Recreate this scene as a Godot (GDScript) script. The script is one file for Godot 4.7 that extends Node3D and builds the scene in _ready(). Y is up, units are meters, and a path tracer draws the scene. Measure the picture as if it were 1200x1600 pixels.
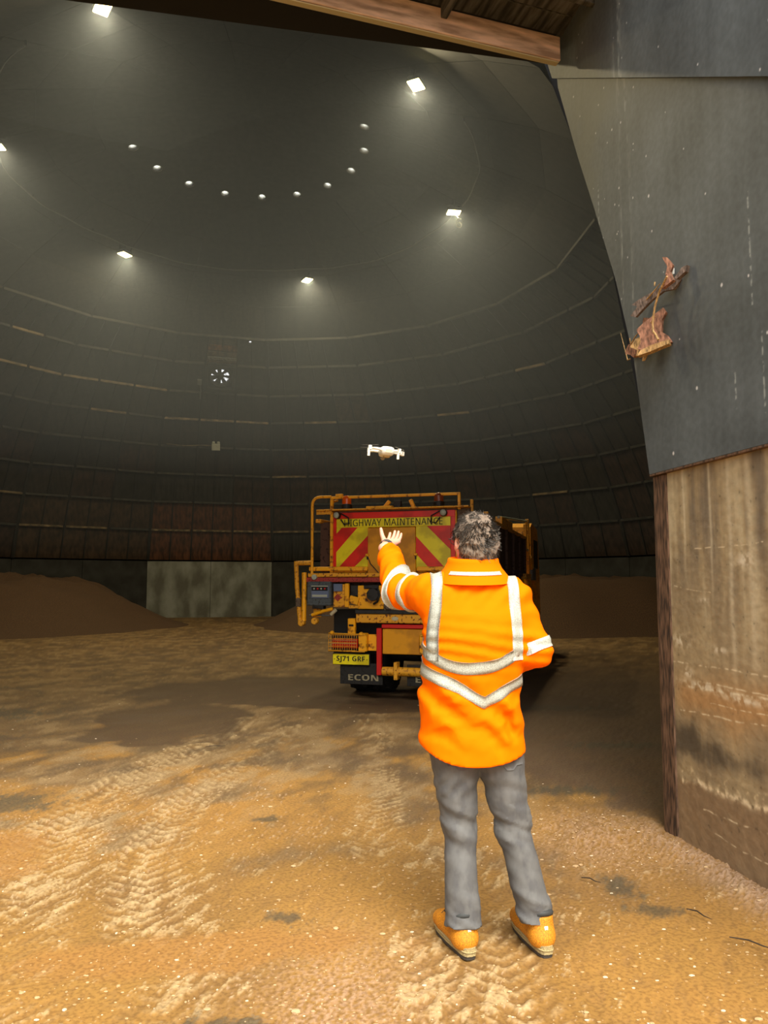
extends Node3D
# A salt store: a timber dome with an open entrance bay, a gritting truck inside, and a man launching a small drone.

const TH := 0.18675            # the entrance bay's axis, turned left of the camera's
const CU := 19.7               # distance to the dome's centre along that axis
const RINGS := [2.5, 3.85, 5.15, 6.45, 7.75, 9.05, 10.4, 11.8, 13.2, 14.7, 16.1, 17.6, 19.0, 20.4]
const PROFILE := [Vector2(15.5, 0), Vector2(15.5, 2.45), Vector2(15.0, 4.05), Vector2(14.1, 5.9), Vector2(12.65, 7.9), Vector2(10.5, 9.8), Vector2(7.4, 11.7), Vector2(3.6, 13.2), Vector2(0.0, 13.9)]
const OPEN_L := -3.6
const OPEN_R := 2.56

var M := {}
var used := {}
var rng := RandomNumberGenerator.new()
var n1 := FastNoiseLite.new()
var n2 := FastNoiseLite.new()
var n3 := FastNoiseLite.new()

# ---------------------------------------------------------------- mesh builder
class MB:
	var st := SurfaceTool.new()
	func _init():
		st.begin(Mesh.PRIMITIVE_TRIANGLES)
		st.set_smooth_group(-1)
	func tri(a: Vector3, b: Vector3, c: Vector3):
		st.add_vertex(a); st.add_vertex(c); st.add_vertex(b)
	func quad(a: Vector3, b: Vector3, c: Vector3, d: Vector3):
		tri(a, b, c); tri(a, c, d)
	# a box with chamfered edges
	func box(c: Vector3, s: Vector3, bs := Basis.IDENTITY, bev := 0.0):
		var h := s * 0.5
		var b: float = min(bev, min(h.x, min(h.y, h.z)) * 0.9)
		if b <= 0.0:
			var p := []
			for k in 8:
				p.append(c + bs * Vector3(h.x if k & 1 else -h.x, h.y if k & 2 else -h.y, h.z if k & 4 else -h.z))
			quad(p[0], p[2], p[3], p[1]); quad(p[4], p[5], p[7], p[6])
			quad(p[0], p[4], p[6], p[2]); quad(p[1], p[3], p[7], p[5])
			quad(p[0], p[1], p[5], p[4]); quad(p[2], p[6], p[7], p[3])
			return
		var q := func(sx, sy, sz, ax):
			var v := Vector3(sx * (h.x - (0.0 if ax == 0 else b)), sy * (h.y - (0.0 if ax == 1 else b)), sz * (h.z - (0.0 if ax == 2 else b)))
			return c + bs * v
		for s1 in [-1, 1]:
			var f := [[-1, -1], [1, -1], [1, 1], [-1, 1]]
			var fx := []; var fy := []; var fz := []
			for e in f:
				fx.append(q.call(s1, e[0], e[1], 0)); fy.append(q.call(e[0], s1, e[1], 1)); fz.append(q.call(e[0], e[1], s1, 2))
			if s1 > 0:
				quad(fx[0], fx[1], fx[2], fx[3]); quad(fy[3], fy[2], fy[1], fy[0]); quad(fz[0], fz[1], fz[2], fz[3])
			else:
				quad(fx[3], fx[2], fx[1], fx[0]); quad(fy[0], fy[1], fy[2], fy[3]); quad(fz[3], fz[2], fz[1], fz[0])
		for s1 in [-1, 1]:
			for s2 in [-1, 1]:
				var w: bool = s1 * s2 > 0
				var e1 := [q.call(s1, s2, -1, 0), q.call(s1, s2, 1, 0), q.call(s1, s2, 1, 1), q.call(s1, s2, -1, 1)]
				var e2 := [q.call(s1, -1, s2, 2), q.call(s1, 1, s2, 2), q.call(s1, 1, s2, 0), q.call(s1, -1, s2, 0)]
				var e3 := [q.call(-1, s1, s2, 1), q.call(1, s1, s2, 1), q.call(1, s1, s2, 2), q.call(-1, s1, s2, 2)]
				for e in [e1, e2, e3]:
					if w: quad(e[3], e[2], e[1], e[0])
					else: quad(e[0], e[1], e[2], e[3])
				for s3 in [-1, 1]:
					var t := [q.call(s1, s2, s3, 0), q.call(s1, s2, s3, 1), q.call(s1, s2, s3, 2)]
					if s1 * s2 * s3 > 0: tri(t[0], t[1], t[2])
					else: tri(t[0], t[2], t[1])
	func bar(a: Vector3, b: Vector3, w: float, hgt: float, up := Vector3.UP, bev := 0.0):
		var z := (b - a).normalized()
		var x := up.cross(z)
		if x.length() < 0.01: x = Vector3.RIGHT.cross(z)
		x = x.normalized()
		box((a + b) * 0.5, Vector3(w, hgt, a.distance_to(b)), Basis(x, z.cross(x), z), bev)
	func tube(pts: Array, r: float, sides := 8, closed := false, radii := []):
		var n := pts.size()
		var fr := []
		var pu := Vector3.ZERO
		for i in n:
			var d: Vector3
			if closed: d = pts[(i + 1) % n] - pts[(i + n - 1) % n]
			else: d = pts[min(i + 1, n - 1)] - pts[max(i - 1, 0)]
			d = d.normalized()
			if i == 0:
				pu = d.cross(Vector3.UP) if abs(d.y) < 0.9 else d.cross(Vector3.RIGHT)
			pu = (pu - d * pu.dot(d)).normalized()
			fr.append([pu, d.cross(pu)])
		st.set_smooth_group(1)
		var ring := func(i, k):
			var a = TAU * k / sides
			var rr: float = radii[i] if radii.size() else r
			return pts[i] + (fr[i][0] * cos(a) + fr[i][1] * sin(a)) * rr
		for i in (n if closed else n - 1):
			var j := (i + 1) % n
			for k in sides:
				quad(ring.call(i, k), ring.call(i, k + 1), ring.call(j, k + 1), ring.call(j, k))
		st.set_smooth_group(-1)
		if not closed:
			for k in range(1, sides - 1):
				tri(ring.call(0, 0), ring.call(0, k + 1), ring.call(0, k))
				tri(ring.call(n - 1, 0), ring.call(n - 1, k), ring.call(n - 1, k + 1))
	# profile of Vector2(radius, height) turned about the y axis of xf
	func lathe(prof: Array, sides: int, xf := Transform3D.IDENTITY, smooth := true):
		if smooth: st.set_smooth_group(2)
		for i in prof.size() - 1:
			for k in sides:
				var a := TAU * k / sides
				var b := TAU * (k + 1) / sides
				var p: Vector2 = prof[i]
				var q: Vector2 = prof[i + 1]
				var v0 := xf * Vector3(p.x * cos(a), p.y, p.x * sin(a)); var v1 := xf * Vector3(p.x * cos(b), p.y, p.x * sin(b))
				var v2 := xf * Vector3(q.x * cos(b), q.y, q.x * sin(b)); var v3 := xf * Vector3(q.x * cos(a), q.y, q.x * sin(a))
				if p.x > 1e-5: tri(v0, v2, v1)
				if q.x > 1e-5: tri(v0, v3, v2)
		st.set_smooth_group(-1)
	# polygon in x, y pushed from z0 to z1
	func prism(poly: Array, z0: float, z1: float, xf := Transform3D.IDENTITY):
		var pv := PackedVector2Array(poly)
		if Geometry2D.is_polygon_clockwise(pv): pv.reverse()
		var t := Geometry2D.triangulate_polygon(pv)
		for i in range(0, t.size(), 3):
			var a := pv[t[i]]; var b := pv[t[i + 1]]; var c := pv[t[i + 2]]
			if (b - a).cross(c - a) < 0.0:
				var s := b; b = c; c = s
			tri(xf * Vector3(a.x, a.y, z1), xf * Vector3(b.x, b.y, z1), xf * Vector3(c.x, c.y, z1))
			tri(xf * Vector3(a.x, a.y, z0), xf * Vector3(c.x, c.y, z0), xf * Vector3(b.x, b.y, z0))
		for i in pv.size():
			var a := pv[i]; var b := pv[(i + 1) % pv.size()]
			quad(xf * Vector3(a.x, a.y, z0), xf * Vector3(b.x, b.y, z0), xf * Vector3(b.x, b.y, z1), xf * Vector3(a.x, a.y, z1))
	func done() -> ArrayMesh:
		st.generate_normals()
		return st.commit()

func mi(called: String, mesh: Mesh, m: Material, parent: Node, at := Vector3.ZERO) -> MeshInstance3D:
	var o := MeshInstance3D.new()
	o.mesh = mesh
	o.material_override = m
	o.name = called
	o.cast_shadow = GeometryInstance3D.SHADOW_CASTING_SETTING_ON
	parent.add_child(o, true)
	o.position = at
	return o

func numbered(called: String) -> String:
	var k: int = used.get(called, 0)
	used[called] = k + 1
	return called if k == 0 else "%s_%03d" % [called, k]

func thing(called: String, label: String, category: String, at := Vector3.ZERO, turn := 0.0, group := "") -> Node3D:
	var o := Node3D.new()
	o.name = numbered(called)
	add_child(o)
	o.position = at
	o.rotation.y = turn
	o.set_meta("label", label)
	o.set_meta("category", category)
	if group: o.set_meta("group", group)
	return o

func struct(called: String, label: String, category: String, at := Vector3.ZERO, turn := 0.0) -> Node3D:
	var o := thing(called, label, category, at, turn)
	o.set_meta("kind", "structure")
	return o

# ---------------------------------------------------------------- materials
func grain(seed_: int, freq: float, cols: Array, offs: Array, size := 512, type := FastNoiseLite.TYPE_SIMPLEX_SMOOTH) -> NoiseTexture2D:
	var n := FastNoiseLite.new()
	n.noise_type = type
	n.seed = seed_
	n.frequency = freq
	n.fractal_octaves = 5
	var g := Gradient.new()
	g.offsets = PackedFloat32Array(offs)
	g.colors = PackedColorArray(cols)
	var t := NoiseTexture2D.new()
	t.width = size
	t.height = size
	t.seamless = true
	t.noise = n
	t.color_ramp = g
	return t

func bumps(seed_: int, freq: float, strength: float, size := 512) -> NoiseTexture2D:
	var n := FastNoiseLite.new()
	n.seed = seed_
	n.frequency = freq
	n.fractal_octaves = 5
	var t := NoiseTexture2D.new()
	t.width = size
	t.height = size
	t.seamless = true
	t.as_normal_map = true
	t.bump_strength = strength
	t.noise = n
	return t

func plain(c: Color, rough := 0.7, metal := 0.0, spec := 0.5) -> StandardMaterial3D:
	var m := StandardMaterial3D.new()
	m.albedo_color = c
	m.roughness = rough
	m.metallic = metal
	m.metallic_specular = spec
	return m

func dirty(c: Color, tex: Texture2D, scale: Vector3, rough := 0.7, metal := 0.0) -> StandardMaterial3D:
	var m := plain(c, rough, metal)
	m.albedo_texture = tex
	m.uv1_triplanar = true
	m.uv1_scale = scale
	return m

func make_materials():
	var g_wood := grain(3, 0.012, [Color(0.45, 0.45, 0.45), Color(0.8, 0.78, 0.75), Color(1, 1, 1)], [0.2, 0.5, 0.8])
	var g_dirt := grain(7, 0.01, [Color(0.30, 0.22, 0.15), Color(0.75, 0.68, 0.6), Color(1, 1, 1), Color(1, 1, 1)], [0.10, 0.22, 0.38, 0.8])
	var g_rust := grain(11, 0.02, [Color(0.28, 0.16, 0.09), Color(0.62, 0.48, 0.36), Color(1, 1, 1), Color(1, 1, 1)], [0.14, 0.24, 0.36, 0.8])
	var g_conc := grain(13, 0.008, [Color(0.68, 0.66, 0.63), Color(0.85, 0.85, 0.83), Color(1, 1, 1)], [0.25, 0.5, 0.8])
	var g_fine := grain(17, 0.06, [Color(0.7, 0.7, 0.7), Color(1, 1, 1)], [0.3, 0.7])
	var g_soft := grain(19, 0.006, [Color(0.86, 0.84, 0.80), Color(1, 1, 1)], [0.25, 0.6])
	M.g_soft = g_soft
	var b_fine := bumps(23, 0.05, 6.0)
	M.g_fine = g_fine
	M.b_fine = b_fine
	M.g_wood = g_wood
	M.g_conc = g_conc
	# dome plywood: several sheets of different age and paint
	var tones := [Color(0.185, 0.175, 0.16), Color(0.20, 0.19, 0.175), Color(0.17, 0.165, 0.155), Color(0.215, 0.185, 0.16), Color(0.20, 0.17, 0.15), Color(0.21, 0.20, 0.185)]
	M.ply = []
	for k in tones.size():
		var m := dirty(tones[k], g_wood, Vector3(0.9, 0.12, 0.9) if k % 2 else Vector3(0.6, 0.1, 0.6), 0.75)
		m.uv1_offset = Vector3(k * 0.37, k * 0.21, k * 0.11)
		M.ply.append(m)
	M.ply_brown = dirty(Color(0.40, 0.245, 0.15), g_wood, Vector3(0.8, 0.3, 0.8), 0.75)
	M.ply_olive = dirty(Color(0.30, 0.23, 0.165), g_wood, Vector3(0.8, 0.3, 0.8), 0.75)
	M.ply_warm = dirty(Color(0.25, 0.185, 0.15), g_wood, Vector3(0.8, 0.3, 0.8), 0.75)
	M.batten = dirty(Color(0.235, 0.225, 0.20), g_wood, Vector3(0.5, 0.5, 0.5), 0.8)
	M.batten_pale = dirty(Color(0.52, 0.45, 0.33), g_wood, Vector3(0.5, 0.5, 0.5), 0.8)
	M.stud = dirty(Color(0.17, 0.16, 0.15), g_wood, Vector3(1.5, 0.2, 1.5), 0.8)
	M.shell = plain(Color(0.13, 0.13, 0.13), 0.9)
	M.conc_dark = dirty(Color(0.22, 0.22, 0.215), g_conc, Vector3(0.35, 0.25, 0.35), 0.85)
	M.conc_pale = dirty(Color(0.57, 0.58, 0.56), g_conc, Vector3(0.22, 0.13, 0.22), 0.85)
	M.conc = dirty(Color(0.55, 0.52, 0.46), g_conc, Vector3(0.5, 0.4, 0.5), 0.85)
	M.timber = dirty(Color(0.95, 0.81, 0.73), g_conc, Vector3(0.4, 2.2, 2.2), 0.7)
	M.timber_dark = dirty(Color(0.43, 0.43, 0.42), g_wood, Vector3(2.0, 2.0, 0.3), 0.75)
	M.black_ply = dirty(Color(0.21, 0.22, 0.225), g_wood, Vector3(0.5, 0.3, 0.5), 0.6)
	M.rust_strip = dirty(Color(0.47, 0.36, 0.28), g_wood, Vector3(5.0, 0.9, 5.0), 0.85)
	M.salt = dirty(Color(0.34, 0.24, 0.15), g_fine, Vector3(0.8, 0.8, 0.8), 0.9)
	M.cable = plain(Color(0.30, 0.30, 0.29), 0.6)
	M.grey_box = plain(Color(0.62, 0.63, 0.60), 0.6)
	M.grey_metal = plain(Color(0.42, 0.43, 0.43), 0.45, 0.6)
	M.dark_metal = dirty(Color(0.16, 0.155, 0.15), g_dirt, Vector3(2, 2, 2), 0.6, 0.2)
	M.white_paint = plain(Color(0.93, 0.94, 0.92), 0.5)
	# truck
	M.yellow = dirty(Color(0.96, 0.67, 0.05), g_dirt, Vector3(1.5, 1.5, 1.5), 0.45)
	M.yellow_rust = dirty(Color(0.88, 0.62, 0.12), g_rust, Vector3(1.7, 1.7, 1.7), 0.6)
	M.amber_door = dirty(Color(0.88, 0.60, 0.03), g_soft, Vector3(0.9, 0.9, 0.9), 0.4)
	M.sign_yellow = dirty(Color(0.95, 0.88, 0.10), g_soft, Vector3(0.8, 0.8, 0.8), 0.35)
	M.sign_red = dirty(Color(0.90, 0.16, 0.10), g_soft, Vector3(0.8, 0.8, 0.8), 0.35)
	M.rail_red = dirty(Color(0.62, 0.20, 0.16), g_rust, Vector3(3, 3, 3), 0.6)
	M.red = plain(Color(0.80, 0.10, 0.07), 0.4)
	M.black = plain(Color(0.045, 0.045, 0.045), 0.6)
	M.rubber = dirty(Color(0.13, 0.12, 0.11), g_dirt, Vector3(4, 4, 4), 0.85)
	M.hopper = dirty(Color(0.30, 0.20, 0.15), g_rust, Vector3(1.2, 1.2, 1.2), 0.75)
	M.amber = plain(Color(0.85, 0.34, 0.05), 0.2)
	M.amber_dull = plain(Color(0.48, 0.21, 0.08), 0.35)
	M.lamp_grey = plain(Color(0.66, 0.68, 0.62), 0.35)
	M.control = dirty(Color(0.29, 0.32, 0.34), g_dirt, Vector3(4, 4, 4), 0.5)
	M.mud = dirty(Color(0.38, 0.32, 0.26), g_rust, Vector3(4, 4, 4), 0.85)
	M.cream = plain(Color(0.75, 0.71, 0.58), 0.7)
	M.faded = dirty(Color(0.60, 0.56, 0.44), g_dirt, Vector3(6, 6, 6), 0.8)
	M.blue_grey = plain(Color(0.38, 0.43, 0.54), 0.5)

# ---------------------------------------------------------------- dome geometry (frame of the entrance bay: x across, z = -u)
func prof(s: float) -> Vector2:
	var left := s
	for i in PROFILE.size() - 1:
		var a: Vector2 = PROFILE[i]
		var b: Vector2 = PROFILE[i + 1]
		var l := a.distance_to(b)
		if left <= l: return a.lerp(b, left / l)
		left -= l
	return PROFILE[PROFILE.size() - 1]

func edge_point(phi: float, s: float, off := 0.0) -> Vector3:
	var p := prof(s)
	var q := prof(s + 0.05) - prof(max(s - 0.05, 0.0))
	var nrm := Vector2(q.y, -q.x).normalized()   # outwards
	p += nrm * off
	return Vector3(p.x * sin(phi), p.y, -(CU + p.x * cos(phi)))

func bay_angle(b: int) -> float:
	return deg_to_rad(5.5 + 20.0 * b)

func bay_point(b: int, t: float, s: float, off := 0.0) -> Vector3:
	return edge_point(bay_angle(b), s, off).lerp(edge_point(bay_angle(b + 1), s, off), t)

# a sheet between four inner corners, thick outwards, perhaps with a round hole at (hx, hy) of its own width and height
func sheet(a: Vector3, b: Vector3, c: Vector3, d: Vector3, thick: float, gap := 0.01, hole := 0.0, hc := Vector2(0.5, 0.5)) -> ArrayMesh:
	var mb := MB.new()
	var m := (a + b + c + d) * 0.25
	var pts := []
	for p in [a, b, c, d]:
		pts.append(p + (m - p).normalized() * gap * 1.4)
	var nrm: Vector3 = (b - a).cross(d - a).normalized()
	if nrm.dot(m - Vector3(0, m.y, -CU)) < 0.0: nrm = -nrm
	var o := nrm * thick
	if hole <= 0.0:
		mb.quad(pts[0], pts[1], pts[2], pts[3])
		for i in 4:
			mb.quad(pts[i], pts[(i + 1) % 4], pts[(i + 1) % 4] + o, pts[i] + o)
	else:
		var hcen: Vector3 = pts[0].lerp(pts[1], hc.x).lerp(pts[3].lerp(pts[2], hc.x), hc.y)
		var ex: Vector3 = (pts[1] - pts[0]).normalized()
		var ey := nrm.cross(ex).normalized()
		var n := 40
		var inner := []
		var outer := []
		for k in n:
			var ang := TAU * k / n
			var dir := ex * cos(ang) + ey * sin(ang)
			inner.append(hcen + dir * hole)
			var best := 1e9
			for i in 4:
				var p0 := Vector2((pts[i] - hcen).dot(ex), (pts[i] - hcen).dot(ey))
				var p1 := Vector2((pts[(i + 1) % 4] - hcen).dot(ex), (pts[(i + 1) % 4] - hcen).dot(ey))
				var hit = Geometry2D.segment_intersects_segment(Vector2.ZERO, Vector2(cos(ang), sin(ang)) * 50.0, p0, p1)
				if hit != null: best = min(best, hit.length())
			outer.append(hcen + dir * best)
		# include the corners
		for i in 4:
			var rel: Vector3 = pts[i] - hcen
			var ang := fposmod(atan2(rel.dot(ey), rel.dot(ex)), TAU)
			outer[int(round(ang / TAU * n)) % n] = pts[i]
		for k in n:
			var j := (k + 1) % n
			mb.quad(inner[k], outer[k], outer[j], inner[j])
			mb.quad(inner[k], inner[j], inner[j] + o, inner[k] + o)
	return mb.done()

const LAMP_ENERGY := 5.5

func _ready():
	# camera
	var cam := Camera3D.new()
	cam.name = "camera"
	cam.fov = 67.31
	cam.near = 0.05
	cam.far = 200.0
	add_child(cam)
	cam.position = Vector3(0, 1.5, 0)
	cam.rotation = Vector3(atan(111.0 / 1202.0), 0, 0)
	cam.current = true
	# overcast sky
	var sky_mat := ProceduralSkyMaterial.new()
	sky_mat.sky_top_color = Color(0.90, 0.91, 0.92)
	sky_mat.sky_horizon_color = Color(0.93, 0.93, 0.92)
	sky_mat.ground_horizon_color = Color(0.55, 0.50, 0.42)
	sky_mat.ground_bottom_color = Color(0.45, 0.38, 0.28)
	sky_mat.sky_energy_multiplier = 0.62
	var sky := Sky.new()
	sky.sky_material = sky_mat
	var env := Environment.new()
	env.background_mode = Environment.BG_SKY
	env.sky = sky
	env.tonemap_mode = Environment.TONE_MAPPER_LINEAR
	env.tonemap_exposure = 5.0
	env.sdfgi_enabled = true
	env.ssao_enabled = true
	env.ssil_enabled = true
	var we := WorldEnvironment.new()
	we.name = "environment"
	we.environment = env
	add_child(we)
	env.volumetric_fog_enabled = true
	env.volumetric_fog_density = 0.0
	# the sun behind thin cloud, high over the camera's right shoulder: a broad soft glow
	var sun := DirectionalLight3D.new()
	sun.name = "sun"
	sun.light_color = Color(1.0, 0.975, 0.93)
	sun.light_energy = 0.44
	sun.light_angular_distance = 40.0
	sun.shadow_enabled = true
	add_child(sun)
	sun.look_at_from_position(Vector3.ZERO, Vector3(-0.16, -0.78, -0.60))
	n1.seed = 1; n2.seed = 2; n3.seed = 3
	for n in [n1, n2, n3]:
		n.noise_type = FastNoiseLite.TYPE_SIMPLEX_SMOOTH
		n.frequency = 0.02
		n.fractal_octaves = 4
	rng.seed = 12
	make_materials()
	M.lamp_glow = plain(Color(1, 0.95, 0.75), 0.4)
	M.lamp_glow.emission_enabled = true
	M.lamp_glow.emission = Color(1.0, 0.90, 0.55)
	M.lamp_glow.emission_energy_multiplier = 6.0
	print("structure ", Time.get_ticks_msec())
	build_dome()
	build_entrance()
	print("floor ", Time.get_ticks_msec())
	build_floor()
	heap("salt_heap", "brown salt heap against the dome wall on the left", -13.2, -27.0, 6.8, 7.5, 1.75, 0.75, 3)
	heap("salt_heap", "wide brown salt heap behind the truck on the right", 5.2, -29.0, 10.5, 8.5, 1.75, 0.42, 8)
	# haze added to stand in for veiling glare, thicker towards the roof
	for q in [[2.5, 5.6, 0.0025, "thin layer of added haze at mid height in the dome"], [5.6, 15.0, 0.014, "thicker added haze under the dome roof"]]:
		var air := FogVolume.new()
		air.name = numbered("added_haze")
		air.size = Vector3(33, q[1] - q[0], 31.6)
		var fm := FogMaterial.new()
		fm.density = q[2]
		fm.albedo = Color(0.86, 0.91, 1.0)
		air.material = fm
		air.set_meta("kind", "stuff")
		air.set_meta("label", q[3])
		air.set_meta("category", "haze")
		add_child(air)
		air.position = Basis(Vector3.UP, TH) * Vector3(0, (q[1] + q[0]) * 0.5, -20.8)
		air.rotation.y = TH
	print("objects ", Time.get_ticks_msec())
	build_objects()
	build_splinters()
	build_floodlights()
	build_vents()
	build_fan()
	build_wall_fittings()
	build_grains()
	print("done ", Time.get_ticks_msec())

func build_dome():
	var walls := struct("wall_back", "dark curved timber wall of the dome, plywood sheets between battens above concrete slabs", "wall", Vector3.ZERO, TH)
	var roof := struct("ceiling", "dark domed roof of black plywood sheets meeting at a round cap", "ceiling", Vector3.ZERO, TH)
	var shell := MB.new()
	for b in 18:
		var mid := wrapf(5.5 + 20.0 * b + 10.0, -180.0, 180.0)
		var seen := mid > -80.0 and mid < 110.0
		# concrete slabs at the foot of the wall
		for hf in 2:
			var t0 := hf * 0.5
			var a := bay_point(b, t0, 0.0); var c := bay_point(b, t0 + 0.5, 0.0)
			if _in_opening(a.lerp(c, 0.5)): continue
			a.y = -0.2; c.y = -0.2
			var a1 := a; var c1 := c
			a1.y = 2.45; c1.y = 2.45
			if seen:
				var pale: bool = abs(mid + 4.5) < 1.0
				mi("concrete_slab", sheet(a, c, c1, a1, 0.22, 0.008), M.conc_pale if pale else M.conc_dark, walls)
		for r in RINGS.size():
			var s0: float = RINGS[r]
			var s1: float = RINGS[r + 1] if r + 1 < RINGS.size() else 21.9
			if r == RINGS.size() - 1:
				continue
			var cols := 3 if r < 8 else 1
			for k in cols:
				var t0 := float(k) / cols; var t1 := float(k + 1) / cols
				var p00 := bay_point(b, t0, s0); var p10 := bay_point(b, t1, s0)
				var p11 := bay_point(b, t1, s1); var p01 := bay_point(b, t0, s1)
				var cen := (p00 + p11) * 0.5
				var hole := 0.0
				var hc := Vector2(0.5, 0.5)
				if b == 17 and r == 6 and k == 1: hole = 0.40; hc = Vector2(0.5, 0.58)
				if b == 17 and r == 7 and k == 2: hole = 0.055; hc = Vector2(0.45, 0.85)
				if r == 12 and wrapf(mid - 6.0, -180.0, 180.0) > -80.0 and wrapf(mid - 6.0, -180.0, 180.0) < 120.0: hole = 0.115; hc = Vector2(0.20, 0.45)
				var inset := 0.045 if hole == 0.0 else 0.0
				var ta := [t0, t0]
				var tb := [t1, t1]
				if cen.y < 6.1 and cen.z > -CU + 8.0:      # cut to the sides of the opening
					var gone := false
					for e in 2:
						var sx: float = [s0, s1][e]
						var xa := bay_point(b, 0.0, sx).x; var xb := bay_point(b, 1.0, sx).x
						var tr := (OPEN_R + 0.03 - xa) / (xb - xa); var tl := (OPEN_L - 0.03 - xa) / (xb - xa)
						if (t0 + t1) * 0.5 < (tr + tl) * 0.5: tb[e] = min(t1, tr)
						else: ta[e] = max(t0, tl)
						if tb[e] <= ta[e] + 0.001: gone = true
					if gone: continue
				# unseen shell added behind the sheets so no light leaks between them
				if hole == 0.0:
					var q := []
					for e in [[ta[0], s0], [tb[0], s0], [tb[1], s1], [ta[1], s1]]: q.append(bay_point(b, e[0], e[1], 0.05))
					shell.quad(q[0], q[1], q[2], q[3])
				if r < 8 and not seen: continue
				var m: Material = M.ply[rng.randi() % 6]
				if r < 8:
					if b == 17 and r < 2: m = M.ply_brown
					elif b == 16 and r < 2: m = M.ply_olive
					elif r < 4 and rng.randf() < 0.30: m = M.ply_warm
					elif r == 5 and b == 0 and k == 2: m = M.ply_olive
					elif r in [2, 3] and b == 0 and k > 0: m = M.ply_olive
					elif b == 17 and r == 7 and k == 1: m = M.ply_olive
				else:
					m = M.ply[[0, 1, 2, 5][rng.randi() % 4]]
				mi("plywood_sheet", sheet(p00, p10, p11, p01, 0.03 + (0.03 if hole > 0.0 else 0.0), -0.02 if hole > 0.0 else 0.012 if r < 8 else 0.006, hole, hc), m, walls if r < 8 else roof)
				# batten along the lower edge of the sheet
				if r > 0 and r <= 8 and seen:
					var pale_b: bool = (r in [5, 6] and b in [15, 16] and rng.randf() < 0.75) or (r == 1 and b in [16, 17] and rng.randf() < 0.9) or (r == 5 and b in [17, 0] and rng.randf() < 0.5) or rng.randf() < 0.07
					var mb := MB.new()
					var e0 := bay_point(b, t0 + 0.012, s0, -0.045); var e1 := bay_point(b, t1 - 0.012, s0, -0.045)
					mb.bar(e0, e1, 0.09, 0.085, Vector3.UP, 0.006)
					mi("batten", mb.done(), M.batten_pale if pale_b else M.batten, walls)
		if seen:
			for k in 6:
				var mb := MB.new()
				for r in 8:
					var lo := bay_point(b, (k + 0.02) / 6.0, RINGS[r], -0.02); var hi := bay_point(b, (k + 0.02) / 6.0, RINGS[r + 1], -0.02)
					var wide := 0.13 if k == 0 else 0.05
					var x := (bay_point(b, 1, 5.0) - bay_point(b, 0, 5.0)).normalized()
					mb.bar(lo, hi, wide, 0.05 if k else 0.09, (hi - lo).normalized().cross(x) * -1.0, 0.004)
				mi("stud", mb.done(), M.stud, walls)
	mi("light_block_shell", shell.done(), M.shell, roof)
	# foot ring of the shell behind the slabs
	var foot := MB.new()
	for b in 18:
		for k in 12:
			var a := bay_point(b, k / 12.0, 0.0, 0.2); var c := bay_point(b, (k + 1) / 12.0, 0.0, 0.2)
			if _in_opening((a + c) * 0.5): continue
			var a1 := bay_point(b, k / 12.0, 2.5, 0.06); var c1 := bay_point(b, (k + 1) / 12.0, 2.5, 0.06)
			a.y = -0.3; c.y = -0.3
			var a2 := a; var c2 := c
			a2.y = 2.48; c2.y = 2.48
			foot.quad(a, c, c2, a2)
			foot.quad(a2, c2, c1, a1)
	mi("foundation_ring", foot.done(), M.shell, walls)
	# the closed cap at the top
	var cap := MB.new()
	for b in 18:
		var a := edge_point(bay_angle(b), 20.3, -0.005); var c := edge_point(bay_angle(b + 1), 20.3, -0.005)
		cap.tri(a, Vector3(0, 13.9, -CU), c)
		var a2 := edge_point(bay_angle(b), 20.2, 0.12); var c2 := edge_point(bay_angle(b + 1), 20.2, 0.12)
		cap.tri(a2, Vector3(0, 14.05, -CU), c2)
	mi("roof_cap", cap.done(), M.ply[0], roof)

func _in_opening(p: Vector3) -> bool:
	return p.z > -CU and p.x > OPEN_L - 0.05 and p.x < OPEN_R + 0.1

func build_vents():
	for b in 18:
		var mid := wrapf(5.5 + 20.0 * b + 4.0, -180.0, 180.0)
		if mid < -80.0 or mid > 120.0: continue
		var p0 := bay_point(b, 0.20, lerp(19.0, 20.4, 0.45), -0.02)
		var p1 := bay_point(b, 0.20, lerp(19.0, 20.4, 0.45), 0.22)
		var ax := (p1 - p0).normalized()
		var bs := Basis(ax.cross(Vector3.RIGHT).normalized(), ax, Vector3.ZERO)
		bs.z = bs.x.cross(bs.y)
		var t := thing("roof_vent", "small white round roof vent, one of the ring under the dome's top", "vent", Vector3.ZERO, TH, "ring of roof vents")
		t.position = Basis(Vector3.UP, TH) * p0
		vents.append([mid, t])
		var mb := MB.new()
		mb.lathe([Vector2(0.135, -0.015), Vector2(0.135, 0.0), Vector2(0.115, 0.005), Vector2(0.112, 0.26), Vector2(0.118, 0.26), Vector2(0.118, 0.0)], 20, Transform3D(bs, Vector3.ZERO))
		mi("pipe", mb.done(), M.white_paint, t)
	vents.sort_custom(func(a, c): return a[0] < c[0])
	var ordinal := ["leftmost", "second from the left", "third from the left", "fourth from the left", "fifth from the left", "fifth from the right", "fourth from the right", "third from the right", "second from the right", "rightmost"]
	for k in vents.size():
		vents[k][1].set_meta("label", "small white round roof vent near the dome's top, %s in the ring" % ordinal[min(k, 9)])
var vents := []

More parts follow.
